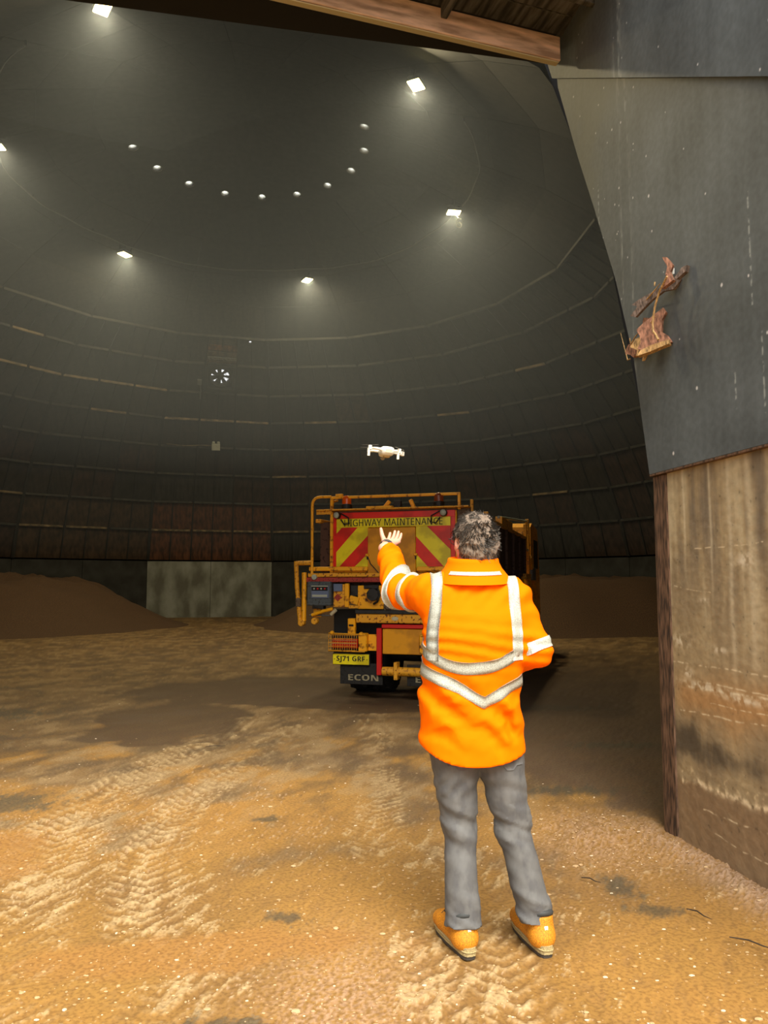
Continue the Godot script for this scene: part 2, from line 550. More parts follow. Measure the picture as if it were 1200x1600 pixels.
func build_fan():
	# the extractor fan in the middle sheet of its bay
	var s := lerpf(10.4, 11.8, 0.58)
	var p := bay_point(17, 0.5, s)
	var px := (bay_point(17, 0.6, s) - bay_point(17, 0.4, s)).normalized()
	var py := (bay_point(17, 0.5, s + 0.3) - bay_point(17, 0.5, s - 0.3)).normalized()
	var pz := px.cross(py).normalized()
	if pz.dot(p - Vector3(0, p.y, -CU)) > 0.0: pz = -pz; px = -px    # towards the room
	var bs := Basis(px, py, pz)
	var t := thing("extractor_fan", "round extractor fan with dark blades and daylight behind, high on the dome wall", "fan", Basis(Vector3.UP, TH) * p, 0.0)
	t.basis = Basis(Vector3.UP, TH) * bs
	var h := MB.new()
	for q in [[Vector3(0, 0.52, 0.1), Vector3(1.12, 0.08, 0.2)], [Vector3(0, -0.52, 0.1), Vector3(1.12, 0.08, 0.2)], [Vector3(0.52, 0, 0.1), Vector3(0.08, 0.96, 0.2)], [Vector3(-0.52, 0, 0.1), Vector3(0.08, 0.96, 0.2)]]:
		h.box(q[0], q[1], Basis.IDENTITY, 0.008)
	mi("housing", h.done(), M.dark_metal, t)
	var sh := MB.new()
	sh.lathe([Vector2(0.36, -0.06), Vector2(0.35, 0.06), Vector2(0.40, 0.13), Vector2(0.45, 0.13), Vector2(0.43, 0.06), Vector2(0.43, -0.06), Vector2(0.36, -0.06)], 32, Transform3D(Basis(Vector3.RIGHT, PI / 2), Vector3.ZERO))
	mi("shroud", sh.done(), M.dark_metal, t)
	var hub := MB.new()
	hub.lathe([Vector2(0, 0.10), Vector2(0.13, 0.09), Vector2(0.15, 0.04), Vector2(0.15, -0.08), Vector2(0, -0.08)], 20, Transform3D(Basis(Vector3.RIGHT, PI / 2), Vector3.ZERO))
	mi("hub", hub.done(), M.dark_metal, t)
	for k in 7:
		var bl := MB.new()
		var poly := [Vector2(0.08, -0.03), Vector2(0.22, -0.10), Vector2(0.37, -0.15), Vector2(0.39, 0.06), Vector2(0.25, 0.075), Vector2(0.08, 0.045)]
		bl.prism(poly, -0.006, 0.006, Transform3D(Basis(Vector3.FORWARD, TAU * k / 7.0) * Basis(Vector3.RIGHT, 0.45), Vector3.ZERO))
		mi("blade", bl.done(), M.dark_metal, t)
	var gd := MB.new()
	for q in [0.16, 0.28, 0.40]:
		var ring := []
		for k in 24: ring.append(Vector3(q * cos(TAU * k / 24), q * sin(TAU * k / 24), 0.15))
		gd.tube(ring, 0.006, 5, true)
	for k in 4:
		var a := PI * k / 4.0
		gd.tube([Vector3(cos(a), sin(a), 0) * 0.42 + Vector3(0, 0, 0.14), Vector3(0, 0, 0.155), Vector3(-cos(a), -sin(a), 0) * 0.42 + Vector3(0, 0, 0.14)], 0.006, 5)
	mi("guard", gd.done(), M.dark_metal, t)
	# boards nailed over the old opening above the fan
	var bt := thing("nailed_boards", "brown and pale boards nailed across the wall above the extractor fan", "boards")
	bt.basis = Basis(Vector3.UP, TH) * bs
	var top := bay_point(17, 0.5, lerpf(11.8, 13.2, 0.48))
	bt.position = Basis(Vector3.UP, TH) * (top + pz * 0.06)
	var rows := [[0.40, 0.15, M.ply_olive], [0.17, 0.25, M.ply_brown], [-0.10, 0.2, M.ply_olive], [-0.31, 0.14, M.timber_dark], [-0.45, 0.09, M.ply_olive]]
	for q in rows:
		var mb := MB.new()
		mb.box(Vector3(0.02, q[0], 0), Vector3(1.08, q[1] - 0.02, 0.04 + abs(q[0]) * 0.04), Basis.IDENTITY, 0.005)
		mi("board", mb.done(), q[2], bt)
	# isolator switch and its conduit beside the fan
	var iso := thing("switch_box", "small grey isolator switch box with conduit left of the extractor fan", "switch")
	iso.basis = Basis(Vector3.UP, TH) * bs
	iso.position = Basis(Vector3.UP, TH) * (p + px * -0.78 * (1.0 if px.x > 0 else -1.0) + py * -0.28 + pz * 0.05)
	var mbx := MB.new()
	mbx.box(Vector3(0, 0, 0.04), Vector3(0.17, 0.24, 0.1), Basis.IDENTITY, 0.02)
	mi("body", mbx.done(), M.grey_metal, iso)
	var kn := MB.new()
	kn.lathe([Vector2(0.04, 0.09), Vector2(0.035, 0.115), Vector2(0, 0.115)], 14, Transform3D(Basis(Vector3.RIGHT, PI / 2), Vector3.ZERO))
	mi("knob", kn.done(), M.grey_metal, iso)
	var cd := MB.new()
	cd.tube([Vector3(0.02, -0.1, 0.04), Vector3(0.05, -0.4, 0.04), Vector3(0.04, -0.8, 0.02)], 0.03, 8)
	mi("conduit", cd.done(), M.cable, iso)

func build_wall_fittings():
	# pale junction box on the batten under the fan, with its feed cable
	var c := bay_point(17, 0.50, 7.83, -0.14)
	var t := thing("junction_box", "pale square junction box with a thin cable on the dome wall below the fan", "junction box", Basis(Vector3.UP, TH) * c, TH)
	var mb := MB.new()
	mb.box(Vector3(0, 0, 0), Vector3(0.34, 0.28, 0.13), Basis(Vector3.RIGHT, 0.3), 0.015)
	mi("body", mb.done(), M.grey_box, t)
	for k in 2:
		var lp := MB.new()
		lp.lathe([Vector2(0.055, -0.03), Vector2(0.06, 0.03), Vector2(0.03, 0.05), Vector2(0, 0.055)], 12, Transform3D(Basis(Vector3.RIGHT, 0.9), Vector3(-0.1 + 0.2 * k, 0.18, 0.02)))
		mi("cable_gland", lp.done(), M.grey_box, t)
	var pts := []
	for k in 9:
		pts.append(bay_point(17, 0.50 - 0.055 * k, 7.85 + 0.03 * sin(k * 0.9), -0.11) - c)
	var cb := MB.new()
	cb.tube(pts, 0.02, 6)
	mi("feed_cable", cb.done(), M.batten_pale, t)
	# power cable looped round the roof from floodlight to floodlight
	var w := thing("power_cable", "thin pale power cable strung round the dome roof above the floodlights", "cable", Vector3.ZERO, TH)
	var path := []
	for k in 97:
		var a := deg_to_rad(-135.0 + 260.0 * k / 96.0)
		path.append(edge_point(a, 16.55 + 0.05 * sin(a * 6.0) + 0.02 * sin(a * 23.0), -0.1))
	var wm := MB.new()
	wm.tube(path, 0.018, 6)
	mi("cable_run", wm.done(), M.grey_metal, w)
	for k in 13:
		var cl := MB.new()
		var q: Vector3 = path[k * 8]
		cl.box(q + Vector3(0, 0.05, 0), Vector3(0.03, 0.10, 0.03), Basis.IDENTITY, 0.004)
		mi("hanger", cl.done(), M.dark_metal, w)

func build_floodlights():
	# (along, across) at the lamps' height
	var spots := [Vector2(13.75, -2.59), Vector2(14.81, 3.48), Vector2(20.03, 5.78), Vector2(25.66, 2.16), Vector2(24.66, -3.71), Vector2(18.90, -5.86)]
	var where := ["near the top left corner", "under the timber header, nearest the entrance", "with a small number 6 below it", "low in the middle, above the truck", "low on the left, above the extractor fan", "at the far left edge of the ring"]
	for k in 6:
		var q: Vector2 = spots[k]
		var t := thing("floodlight", "lit warm white floodlight hanging from the dome, %s" % where[k], "light", Basis(Vector3.UP, TH) * Vector3(q.y, 11.87, -q.x), 0.0, "floodlights round the dome roof")
		t.rotation.y = TH + atan2(q.y, q.x - CU) + PI * 0.5
		var body := MB.new()
		body.box(Vector3(0, 0.05, 0), Vector3(0.40, 0.08, 0.30), Basis.IDENTITY, 0.015)
		mi("body", body.done(), M.dark_metal, t)
		for f in 6:
			var fin := MB.new()
			fin.box(Vector3(-0.15 + 0.06 * f, 0.115, 0), Vector3(0.012, 0.05, 0.26), Basis.IDENTITY, 0.002)
			mi("cooling_fin", fin.done(), M.dark_metal, t)
		var gl := MB.new()
		gl.box(Vector3(0, 0.0, 0), Vector3(0.36, 0.03, 0.26), Basis.IDENTITY, 0.008)
		mi("lamp_glass", gl.done(), M.lamp_glow, t)
		var br := MB.new()
		br.tube([Vector3(-0.22, 0.05, 0), Vector3(-0.22, 0.22, 0), Vector3(0.22, 0.22, 0), Vector3(0.22, 0.05, 0)], 0.014, 6)
		mi("bracket", br.done(), M.dark_metal, t)
		var drop := MB.new()
		drop.tube([Vector3(0, 0.22, 0), Vector3(0.0, 0.36, 0.0)], 0.012, 6)
		mi("drop_rod", drop.done(), M.dark_metal, t)
		if k == 2:
			var num := text_mesh("6", 0.28, 0.01)
			var o := mi("number_six", num, M.white_paint, t, Vector3(0, -0.42, 0))
			o.global_rotation = Vector3(0, TH * 0.6, 0)
			o.position = t.global_transform.affine_inverse() * (t.global_position + Vector3(0.13, -0.36, 0.1))
			var wire := MB.new()
			wire.tube([Vector3(0, 0, 0), o.position + Vector3(0, 0.14, 0)], 0.006, 5)
			mi("wire", wire.done(), M.cable, t)
		var l := AreaLight3D.new()
		l.name = "lamp"
		l.area_size = Vector2(0.34, 0.24)
		l.light_color = Color(1.0, 0.92, 0.72)
		l.light_energy = LAMP_ENERGY
		l.area_range = 60.0
		l.shadow_enabled = true
		t.add_child(l)
		l.position = Vector3(0, -0.02, 0)
		l.rotation = Vector3(-PI / 2, 0, 0)

func text_mesh(s: String, hgt: float, depth: float, serif := false, bold := false) -> TextMesh:
	var f := SystemFont.new()
	f.font_names = PackedStringArray(["Droid Serif" if serif else "Droid Sans"])
	if bold: f.font_weight = 700
	var t := TextMesh.new()
	t.text = s
	t.font = f
	t.font_size = 64
	t.pixel_size = hgt / 64.0 / 0.73
	t.depth = depth
	t.curve_step = 1.0
	return t

# ---------------------------------------------------------------- entrance bay
func lump(img_w: int, img_h: int, f: Callable, spots := []) -> ImageTexture:
	var data := PackedByteArray()
	data.resize(img_w * img_h * 3)
	var k := 0
	for y in img_h:
		for x in img_w:
			var c: Color = f.call(float(x) / img_w, 1.0 - float(y) / img_h)
			data[k] = int(clampf(c.r, 0, 1) * 255.0); data[k + 1] = int(clampf(c.g, 0, 1) * 255.0); data[k + 2] = int(clampf(c.b, 0, 1) * 255.0)
			k += 3
	# spots: (x, y, radius) in pixels, white flecks of lime a little taller than wide
	for q in spots:
		var r := int(ceil(q.z * 1.6))
		for y in range(max(0, int(q.y) - r), min(img_h, int(q.y) + r + 1)):
			for x in range(max(0, int(q.x) - r), min(img_w, int(q.x) + r + 1)):
				var e: float = pow((x - q.x) / q.z, 2.0) + pow((y - q.y) / (q.z * 1.15), 2.0)
				var w := clampf(1.4 - e, 0.0, 0.9)
				k = (y * img_w + x) * 3
				for i in 3: data[k + i] = int(lerpf(data[k + i], 226.0, w))
	return ImageTexture.create_from_image(Image.create_from_data(img_w, img_h, false, Image.FORMAT_RGB8, data))

func concrete_colour(tu: float, tv: float) -> Color:
	var u := 1.4 + tu * 3.05
	var h := tv * 2.2
	var a := n1.get_noise_2d(u * 90.0, h * 60.0)
	var b := n2.get_noise_2d(u * 260.0, h * 25.0)          # upright streaks
	var c := n3.get_noise_2d(u * 700.0, h * 700.0)
	var col := Color(0.665, 0.59, 0.45).lerp(Color(0.57, 0.50, 0.385), clampf(0.5 + a * 1.0, 0, 1))
	col = col.lerp(Color(0.77, 0.715, 0.585), clampf(b * 1.5, 0, 0.7) * smoothstep(0.8, 1.6, h))
	col = col.lerp(Color(0.42, 0.38, 0.33), clampf(-b * 1.5, 0, 0.7) * smoothstep(1.1, 2.0, h))
	for q in [[3.66, 0.022, 1.1], [3.50, 0.03, 1.2], [3.83, 0.012, 1.6], [4.08, 0.012, 1.7]]:
		col = col.lerp(Color(0.84, 0.79, 0.67), exp(-pow((u - q[0] - a * 0.02) / q[1], 2.0)) * 0.6 * smoothstep(q[2] - 0.4, q[2] + 0.2, h))
	col = col.lerp(Color(0.34, 0.31, 0.28), exp(-pow((u - 3.42 - a * 0.05) / 0.05, 2.0)) * 0.6 * smoothstep(1.3, 1.9, h))
	# rusty earth band
	var band := exp(-pow((h - 0.86 - a * 0.12) / 0.13, 2.0)) * smoothstep(4.3, 4.1, u + a * 0.1)
	col = col.lerp(Color(0.74, 0.54, 0.32), band * 0.65)
	# dark mould
	var dk := exp(-pow((u - 4.16) / 0.20, 2.0) - pow((h - 0.60) / 0.13, 2.0)) + 0.8 * exp(-pow((u - 3.70) / 0.34, 2.0) - pow((h - 0.56) / 0.09, 2.0))
	col = col.lerp(Color(0.24, 0.21, 0.17), 0.72 * smoothstep(0.30, 0.95, dk * 0.8 + a * 0.55 + b * 0.25 + c * 0.18))
	# crust line and the earth-stained foot below it
	var line := 0.37 + (4.17 - u) * 0.056 + n2.get_noise_1d(u * 160.0) * 0.035
	var below := smoothstep(line + 0.01, line - 0.03, h) if u < 4.22 else smoothstep(0.45, 0.3, h + a * 0.1)
	col = col.lerp(Color(0.52, 0.42, 0.31), below * 0.75)
	if u < 4.2:
		var cr := exp(-pow((h - line) / 0.018, 2.0)) * clampf(0.7 + c * 1.5 + n1.get_noise_1d(u * 300.0) * 1.2, 0, 1)
		col = col.lerp(Color(0.90, 0.83, 0.69), clampf(cr, 0, 0.9))
		cr = exp(-pow((h - line - 0.05) / 0.03, 2.0)) * clampf(c * 3.0 - 0.4, 0, 1)
		col = col.lerp(Color(0.86, 0.79, 0.64), cr * 0.6)
	# scrapes
	for q in [[1.045, 0.0, 0.004, 3.0, 4.3], [0.915, 0.03, 0.008, 3.2, 4.1], [0.955, -0.01, 0.004, 3.0, 4.0], [0.77, 0.05, 0.004, 3.3, 4.2], [1.46, -0.08, 0.003, 3.85, 4.3], [1.70, 0.01, 0.003, 3.4, 4.0], [0.84, 0.02, 0.003, 3.2, 3.9], [0.25, 0.05, 0.004, 3.3, 4.0], [0.15, -0.03, 0.003, 3.2, 3.9]]:
		if u > q[3] and u < q[4]:
			var l: float = q[0] + (4.0 - u) * q[1] + a * 0.02
			col = col.lerp(Color(0.86, 0.80, 0.67), exp(-pow((h - l) / q[2], 2.0)) * clampf(0.5 + c * 2.0, 0, 0.9))
	for q in [[4.15, 1.17, 0.09, 0.035], [3.79, 1.14, 0.06, 0.02], [3.92, 1.40, 0.045, 0.02], [3.55, 1.62, 0.06, 0.035], [3.95, 0.93, 0.22, 0.02], [3.6, 0.9, 0.2, 0.02], [4.1, 0.99, 0.05, 0.03]]:
		col = col.lerp(Color(0.87, 0.83, 0.74), exp(-pow((u - q[0]) / q[2], 2.0) - pow((h - q[1]) / q[3], 2.0)) * clampf(0.45 + c * 2.2 + b, 0, 0.85))
	col = col * (1.0 + c * 0.09)
	if c < -0.6: col = col * 0.85
	return col

var flecks := []
func sheet_colour(tu: float, tv: float) -> Color:
	var u := 1.4 + tu * 4.6
	var h := 2.1 + tv * 4.1
	var a := n1.get_noise_2d(u * 60.0, h * 60.0)
	var b := n2.get_noise_2d(u * 500.0, h * 18.0)
	var c := n3.get_noise_2d(u * 900.0, h * 900.0)
	var col := Color(0.35, 0.38, 0.395) * (1.0 + a * 0.18 + c * 0.10 + b * 0.06)
	col = col.lerp(Color(0.33, 0.33, 0.26), clampf(exp(-pow((u - 5.15) / 0.35, 2.0) - pow((h - 4.9) / 0.55, 2.0)) * (0.4 + a), 0, 0.4))
	# dashed drips of lime
	var st := exp(-pow((u - 4.60 - a * 0.03) / 0.055, 2.0)) * smoothstep(-0.05, 0.22, b) * clampf(0.5 + n1.get_noise_2d(u * 900.0, h * 350.0) * 2.0, 0, 1)
	st *= smoothstep(2.6, 3.0, h) * (0.35 + 0.65 * smoothstep(4.1, 3.7, h))
	col = col.lerp(Color(0.80, 0.82, 0.78), clampf(st * 1.5, 0, 0.85))
	for q in [[4.98, 3.9, 4.4], [3.36, 2.9, 3.5], [3.30, 2.3, 2.75], [3.52, 2.4, 2.6]]:
		if h > q[1] and h < q[2]:
			col = col.lerp(Color(0.75, 0.78, 0.76), exp(-pow((u - q[0]) / 0.006, 2.0)) * clampf(0.3 + c * 2.0, 0, 0.7))
	return col

func face(a: Vector3, b: Vector3, c: Vector3, d: Vector3) -> ArrayMesh:
	var st := SurfaceTool.new()
	st.begin(Mesh.PRIMITIVE_TRIANGLES)
	var p := [a, b, c, d]
	var uvs := [Vector2(0, 1), Vector2(1, 1), Vector2(1, 0), Vector2(0, 0)]
	for k in [0, 2, 1, 0, 3, 2]:
		st.set_uv(uvs[k])
		st.add_vertex(p[k])
	st.generate_normals()
	return st.commit()

# polygon (u, h) on the right wall, cut out of a board of the given thickness whose front face lies at x
func wall_board(poly: Array, x: float, thick: float, u0: float, du: float, h0: float, dh: float) -> ArrayMesh:
	var st := SurfaceTool.new()
	st.begin(Mesh.PRIMITIVE_TRIANGLES)
	st.set_smooth_group(-1)
	var pv := PackedVector2Array(poly)
	if Geometry2D.is_polygon_clockwise(pv): pv.reverse()
	var t := Geometry2D.triangulate_polygon(pv)
	var put := func(p: Vector2, xx: float):
		st.set_uv(Vector2((p.x - u0) / du, 1.0 - (p.y - h0) / dh))
		st.add_vertex(Vector3(xx, p.y, -p.x))
	for i in range(0, t.size(), 3):
		for k in [0, 1, 2]: put.call(pv[t[i + k]], x)
		for k in [0, 2, 1]: put.call(pv[t[i + k]], x + thick)
	for i in pv.size():
		var a := pv[i]; var b := pv[(i + 1) % pv.size()]
		put.call(a, x); put.call(b, x); put.call(b, x + thick)
		put.call(a, x); put.call(b, x + thick); put.call(a, x + thick)
	st.generate_normals()
	return st.commit()

func build_entrance():
	var w := struct("wall_right", "right wall of the entrance, stained beige concrete below dark plywood sheets", "wall", Vector3.ZERO, TH)
	var mc := plain(Color.WHITE, 0.85)
	mc.albedo_texture = lump(760, 540, concrete_colour)
	mc.normal_enabled = true
	mc.normal_texture = M.b_fine
	mc.normal_scale = 0.12
	mi("concrete_slab", wall_board([Vector2(1.4, -0.3), Vector2(4.25, -0.3), Vector2(4.25, 2.165), Vector2(1.4, 2.165)], OPEN_R, 0.35, 1.4, 3.05, 0.0, 2.2), mc, w)
	# steel angle on the corner, curling round it
	var sp := MB.new()
	var prev := [Vector2(OPEN_R - 0.012, -4.25)]
	for k in 7:
		var a := PI * 0.5 * k / 6.0
		prev.append(Vector2(OPEN_R + 0.055 - 0.067 * cos(a), -4.37 - 0.07 * sin(a)))
	prev.append(Vector2(OPEN_R + 0.40, -4.44)); prev.append(Vector2(OPEN_R + 0.40, -4.25))
	sp.prism(prev, -0.2, 2.16, Transform3D(Basis(Vector3(1, 0, 0), Vector3(0, 0, 1), Vector3(0, 1, 0)), Vector3.ZERO))
	mi("corner_angle", sp.done(), M.rust_strip, w)
	var lip := MB.new()
	lip.box(Vector3(OPEN_R + 0.02, 2.172, -2.9), Vector3(0.1, 0.014, 3.0), Basis.IDENTITY, 0.002)
	mi("ledge_strip", lip.done(), M.rust_strip, w)
	# dark sheets above, their inner edge cut to the dome's curve
	rng.seed = 77
	for k in 70:
		var u := rng.randf_range(3.0, 5.4) if k % 2 else rng.randfn(4.75, 0.25)
		flecks.append(Vector3(u, rng.randf_range(2.3, 5.9), rng.randf_range(0.004, 0.008)))
	for q in [[4.30, 3.96], [4.12, 2.27], [3.86, 2.60], [4.36, 3.05], [4.34, 3.02], [3.6, 3.1]]: flecks.append(Vector3(q[0], q[1], 0.010))
	var ms := plain(Color.WHITE, 0.5)
	var spots := []
	for q in flecks: spots.append(Vector3((q.x - 1.4) / 4.6 * 900.0, (1.0 - (q.y - 2.1) / 4.1) * 800.0, q.z / 4.6 * 900.0))
	ms.albedo_texture = lump(900, 800, sheet_colour, spots)
	var curve := [Vector2(4.40, 2.18), Vector2(4.55, 2.97), Vector2(4.76, 3.58), Vector2(5.04, 4.22), Vector2(5.30, 4.78), Vector2(5.64, 5.58)]
	var low: Array = [Vector2(1.4, 2.18)]
	low.append_array(curve)
	low.append(Vector2(5.66, 5.72)); low.append(Vector2(3.17, 4.06)); low.append(Vector2(1.4, 2.85))
	mi("plywood_sheet", wall_board(low, OPEN_R - 0.03, 0.03, 1.4, 4.6, 2.1, 4.1), ms, w)
	mi("plywood_sheet", wall_board([Vector2(1.4, 2.75), Vector2(3.17, 3.99), Vector2(5.70, 5.70), Vector2(5.95, 6.25), Vector2(1.4, 6.25)], OPEN_R - 0.055, 0.02, 1.4, 4.6, 2.1, 4.1), ms, w)
	var frame := MB.new()
	frame.prism([Vector2(-1.4, 2.2), Vector2(-1.4, 6.25), Vector2(-5.9, 6.25), Vector2(-5.6, 5.6), Vector2(-5.0, 4.2), Vector2(-4.5, 2.9), Vector2(-4.36, 2.2)], 0, 0.25, Transform3D(Basis(Vector3(0, 0, 1), Vector3(0, 1, 0), Vector3(1, 0, 0)), Vector3(OPEN_R + 0.01, 0, 0)))
	mi("stud_wall", frame.done(), M.black_ply, w)
	# left wall, out of the picture
	var wl := struct("wall_left", "left wall of the entrance, concrete below dark plywood", "wall", Vector3.ZERO, TH)
	var cl := MB.new()
	cl.box(Vector3(OPEN_L - 0.175, 0.95, -2.9), Vector3(0.35, 2.5, 3.0), Basis.IDENTITY, 0.01)
	mi("concrete_slab", cl.done(), M.conc, wl)
	var fl := MB.new()
	fl.prism([Vector2(-1.4, 2.2), Vector2(-1.4, 6.25), Vector2(-6.1, 6.25), Vector2(-5.8, 5.6), Vector2(-5.2, 4.2), Vector2(-4.7, 2.9), Vector2(-4.4, 2.2)], 0, 0.25, Transform3D(Basis(Vector3(0, 0, 1), Vector3(0, 1, 0), Vector3(1, 0, 0)), Vector3(OPEN_L - 0.25, 0, 0)))
	mi("stud_wall", fl.done(), M.black_ply, wl)
	# timber header and the roof joists of the entrance
	var hd := struct("trim_1", "reddish timber header beam across the top of the opening", "beam", Vector3.ZERO, TH)
	# the header stands a little askew to the walls
	var pivot := Vector3(2.5, 0, -5.39)
	hd.rotation.y = TH + 0.124
	hd.position = Basis(Vector3.UP, TH) * pivot - Basis(Vector3.UP, TH + 0.124) * pivot
	var xm := (OPEN_L + OPEN_R) * 0.5
	var bm := MB.new()
	bm.box(Vector3(xm - 0.05, 5.68, -5.37), Vector3(OPEN_R - OPEN_L - 0.20, 0.20, 0.07), Basis.IDENTITY, 0.006)
	mi("beam", bm.done(), M.timber, hd)
	var pl := MB.new()
	pl.box(Vector3(xm - 0.05, 5.574, -5.37), Vector3(OPEN_R - OPEN_L - 0.22, 0.01, 0.05), Basis.IDENTITY, 0.003)
	mi("sill_board", pl.done(), M.cream, hd)
	var ex := struct("ceiling_entrance", "underside of the entrance roof, weathered joists and boards", "ceiling", hd.position, TH + 0.124)
	for k in 4:
		var j := MB.new()
		j.box(Vector3(1.42 - 1.22 * k, 5.80, -4.76), Vector3(0.05, 0.22, 1.14), Basis.IDENTITY, 0.004)
		mi("joist", j.done(), M.timber_dark, ex)
	for k in 6:
		var d := MB.new()
		d.box(Vector3(xm, 5.93 + 0.002 * (k % 2), -4.28 - 0.22 * k), Vector3(OPEN_R - OPEN_L, 0.03, 0.21), Basis.IDENTITY, 0.003)
		mi("roof_board", d.done(), M.timber_dark, ex)
	var cb := MB.new()
	cb.box(Vector3(xm + 0.6, 5.80, -4.93), Vector3(OPEN_R - OPEN_L - 1.3, 0.12, 0.045), Basis.IDENTITY, 0.004)
	mi("cross_board", cb.done(), M.timber_dark, ex)
	var ro := struct("ceiling_roofing", "dark roofing above the entrance joists", "roof", Vector3.ZERO, TH)
	var rf := MB.new()
	rf.box(Vector3(xm, 6.03, -5.07), Vector3(OPEN_R - OPEN_L + 0.5, 0.05, 1.75), Basis.IDENTITY, 0.004)  # unseen front edge carried forward to shade the floor
	mi("roofing", rf.done(), M.shell, ro)
	var fas := MB.new()
	fas.box(Vector3(xm, 6.35, -5.88), Vector3(OPEN_R - OPEN_L + 0.5, 0.66, 0.1))
	mi("closing_board", fas.done(), M.shell, ro)

func build_splinters():
	# torn timber hanging from the right wall; outlines as (u, h) on the wall
	var t := thing("torn_timber", "torn splintered piece of reddish timber hanging off the dark right wall", "broken wood", Vector3.ZERO, TH)
	var px := func(x, y):
		var u: float = 4.72 - (x / 1200.0) * 0.935 - 0.02 * (y / 1275.0)
		var h: float = 3.415 - (y - 100.0) / 1050.0 * 0.545 + (x - 600.0) / 1200.0 * 0.05
		return Vector2(-u, h)
	var put := func(called, pts, x0, th, tilt, m):
		var poly := []
		var c := Vector2.ZERO
		for p in pts:
			poly.append(px.call(p[0], p[1])); c += poly[-1]
		c /= poly.size()
		for k in poly.size(): poly[k] -= c
		var b := MB.new()
		var xf := Transform3D(Basis(Vector3(0, 0, 1), Vector3(0, 1, 0), Vector3(1, 0, 0)), Vector3.ZERO)
		b.prism(poly, -th * 0.5, th * 0.5, Transform3D(Basis(Vector3(0, 1, 0), tilt) * xf.basis, Vector3.ZERO))
		mi(called, b.done(), m, t, Vector3(OPEN_R - x0, c.y, c.x))
	var brown := dirty(Color(0.74, 0.54, 0.44), M.g_wood, Vector3(9, 3, 9), 0.8)
	var pale := dirty(Color(0.90, 0.74, 0.50), M.g_wood, Vector3(9, 3, 9), 0.8)
	var grey := dirty(Color(0.56, 0.49, 0.45), M.g_wood, Vector3(9, 3, 9), 0.8)
	put.call("torn_board", [[560, 800], [620, 740], [780, 620], [800, 680], [765, 760], [755, 900], [800, 960], [830, 1050], [620, 1085], [560, 1030], [590, 960], [585, 880]], 0.105, 0.03, 0.7, brown)
	put.call("torn_board", [[370, 890], [430, 815], [590, 780], [600, 880], [570, 950], [490, 1000], [420, 1030], [440, 960]], 0.085, 0.025, 0.45, pale)
	put.call("broken_end", [[610, 1075], [700, 1045], [832, 1030], [828, 1080], [680, 1120], [580, 1135]], 0.115, 0.05, 0.7, pale)
	put.call("torn_board", [[490, 430], [560, 405], [640, 395], [830, 375], [905, 325], [955, 310], [970, 400], [890, 470], [800, 440], [690, 480], [600, 540], [520, 600], [470, 560], [545, 480]], 0.095, 0.02, 0.35, grey)
	put.call("splinter", [[470, 560], [520, 590], [490, 690], [550, 760], [480, 800], [440, 690]], 0.06, 0.02, 0.0, brown)
	put.call("splinter", [[890, 110], [925, 130], [950, 190], [968, 245], [940, 330], [905, 330], [925, 240], [905, 170]], 0.10, 0.022, 0.6, brown)
	put.call("splinter", [[880, 470], [960, 320], [975, 400], [990, 440], [900, 490]], 0.11, 0.03, 0.5, brown)
	put.call("splinter", [[965, 410], [1035, 325], [1080, 322], [1065, 385], [990, 430]], 0.06, 0.03, 0.4, grey)
	put.call("splinter", [[170, 800], [215, 750], [245, 800], [300, 850], [355, 890], [350, 975], [320, 920], [270, 955], [230, 900], [160, 850]], 0.05, 0.03, 0.1, brown)
	put.call("splinter", [[350, 850], [395, 835], [420, 760], [405, 860], [360, 870]], 0.06, 0.015, 0.0, pale)
	put.call("splinter", [[440, 1090], [450, 1050], [540, 970], [560, 1030], [530, 1010], [480, 1070], [460, 1095]], 0.07, 0.012, 0.1, pale)
	put.call("splinter", [[390, 455], [440, 395], [410, 370], [490, 375], [450, 420], [400, 465]], 0.06, 0.01, 0.0, pale)
	put.call("splinter", [[850, 200], [870, 205], [865, 270], [845, 268]], 0.035, 0.006, 0.0, M.white_paint)
	var rope := MB.new()
	var pts := []
	for q in [[985, 400], [930, 450], [875, 500], [835, 570], [800, 640], [770, 740], [757, 820], [757, 905], [790, 960], [825, 1045]]:
		var p: Vector2 = px.call(q[0], q[1])
		pts.append(Vector3(OPEN_R - 0.14, p.y, p.x))
	rope.tube(pts, 0.007, 6)
	mi("torn_edge", rope.done(), pale, t)
	for q in [[[250, 780], [330, 720], [430, 680]], [[500, 425], [620, 405], [650, 395]], [[640, 450], [760, 415], [850, 385]], [[660, 780], [720, 745], [760, 725]], [[650, 930], [680, 860], [700, 830]], [[770, 365], [775, 320], [770, 318]], [[400, 840], [420, 770], [405, 740]], [[240, 690], [250, 740], [245, 760]], [[150, 905], [110, 900], [10, 480]]]:
		var sp := MB.new()
		var sv := []
		for e in q:
			var p: Vector2 = px.call(e[0], e[1])
			sv.append(Vector3(OPEN_R - (0.12 if e[0] > 600 else 0.07) if q[2][0] > 20 else OPEN_R - 0.035, p.y, p.x))
		sp.tube(sv, 0.004, 5, false, [0.005, 0.0045, 0.0015])
		mi("splinter", sp.done(), pale, t)

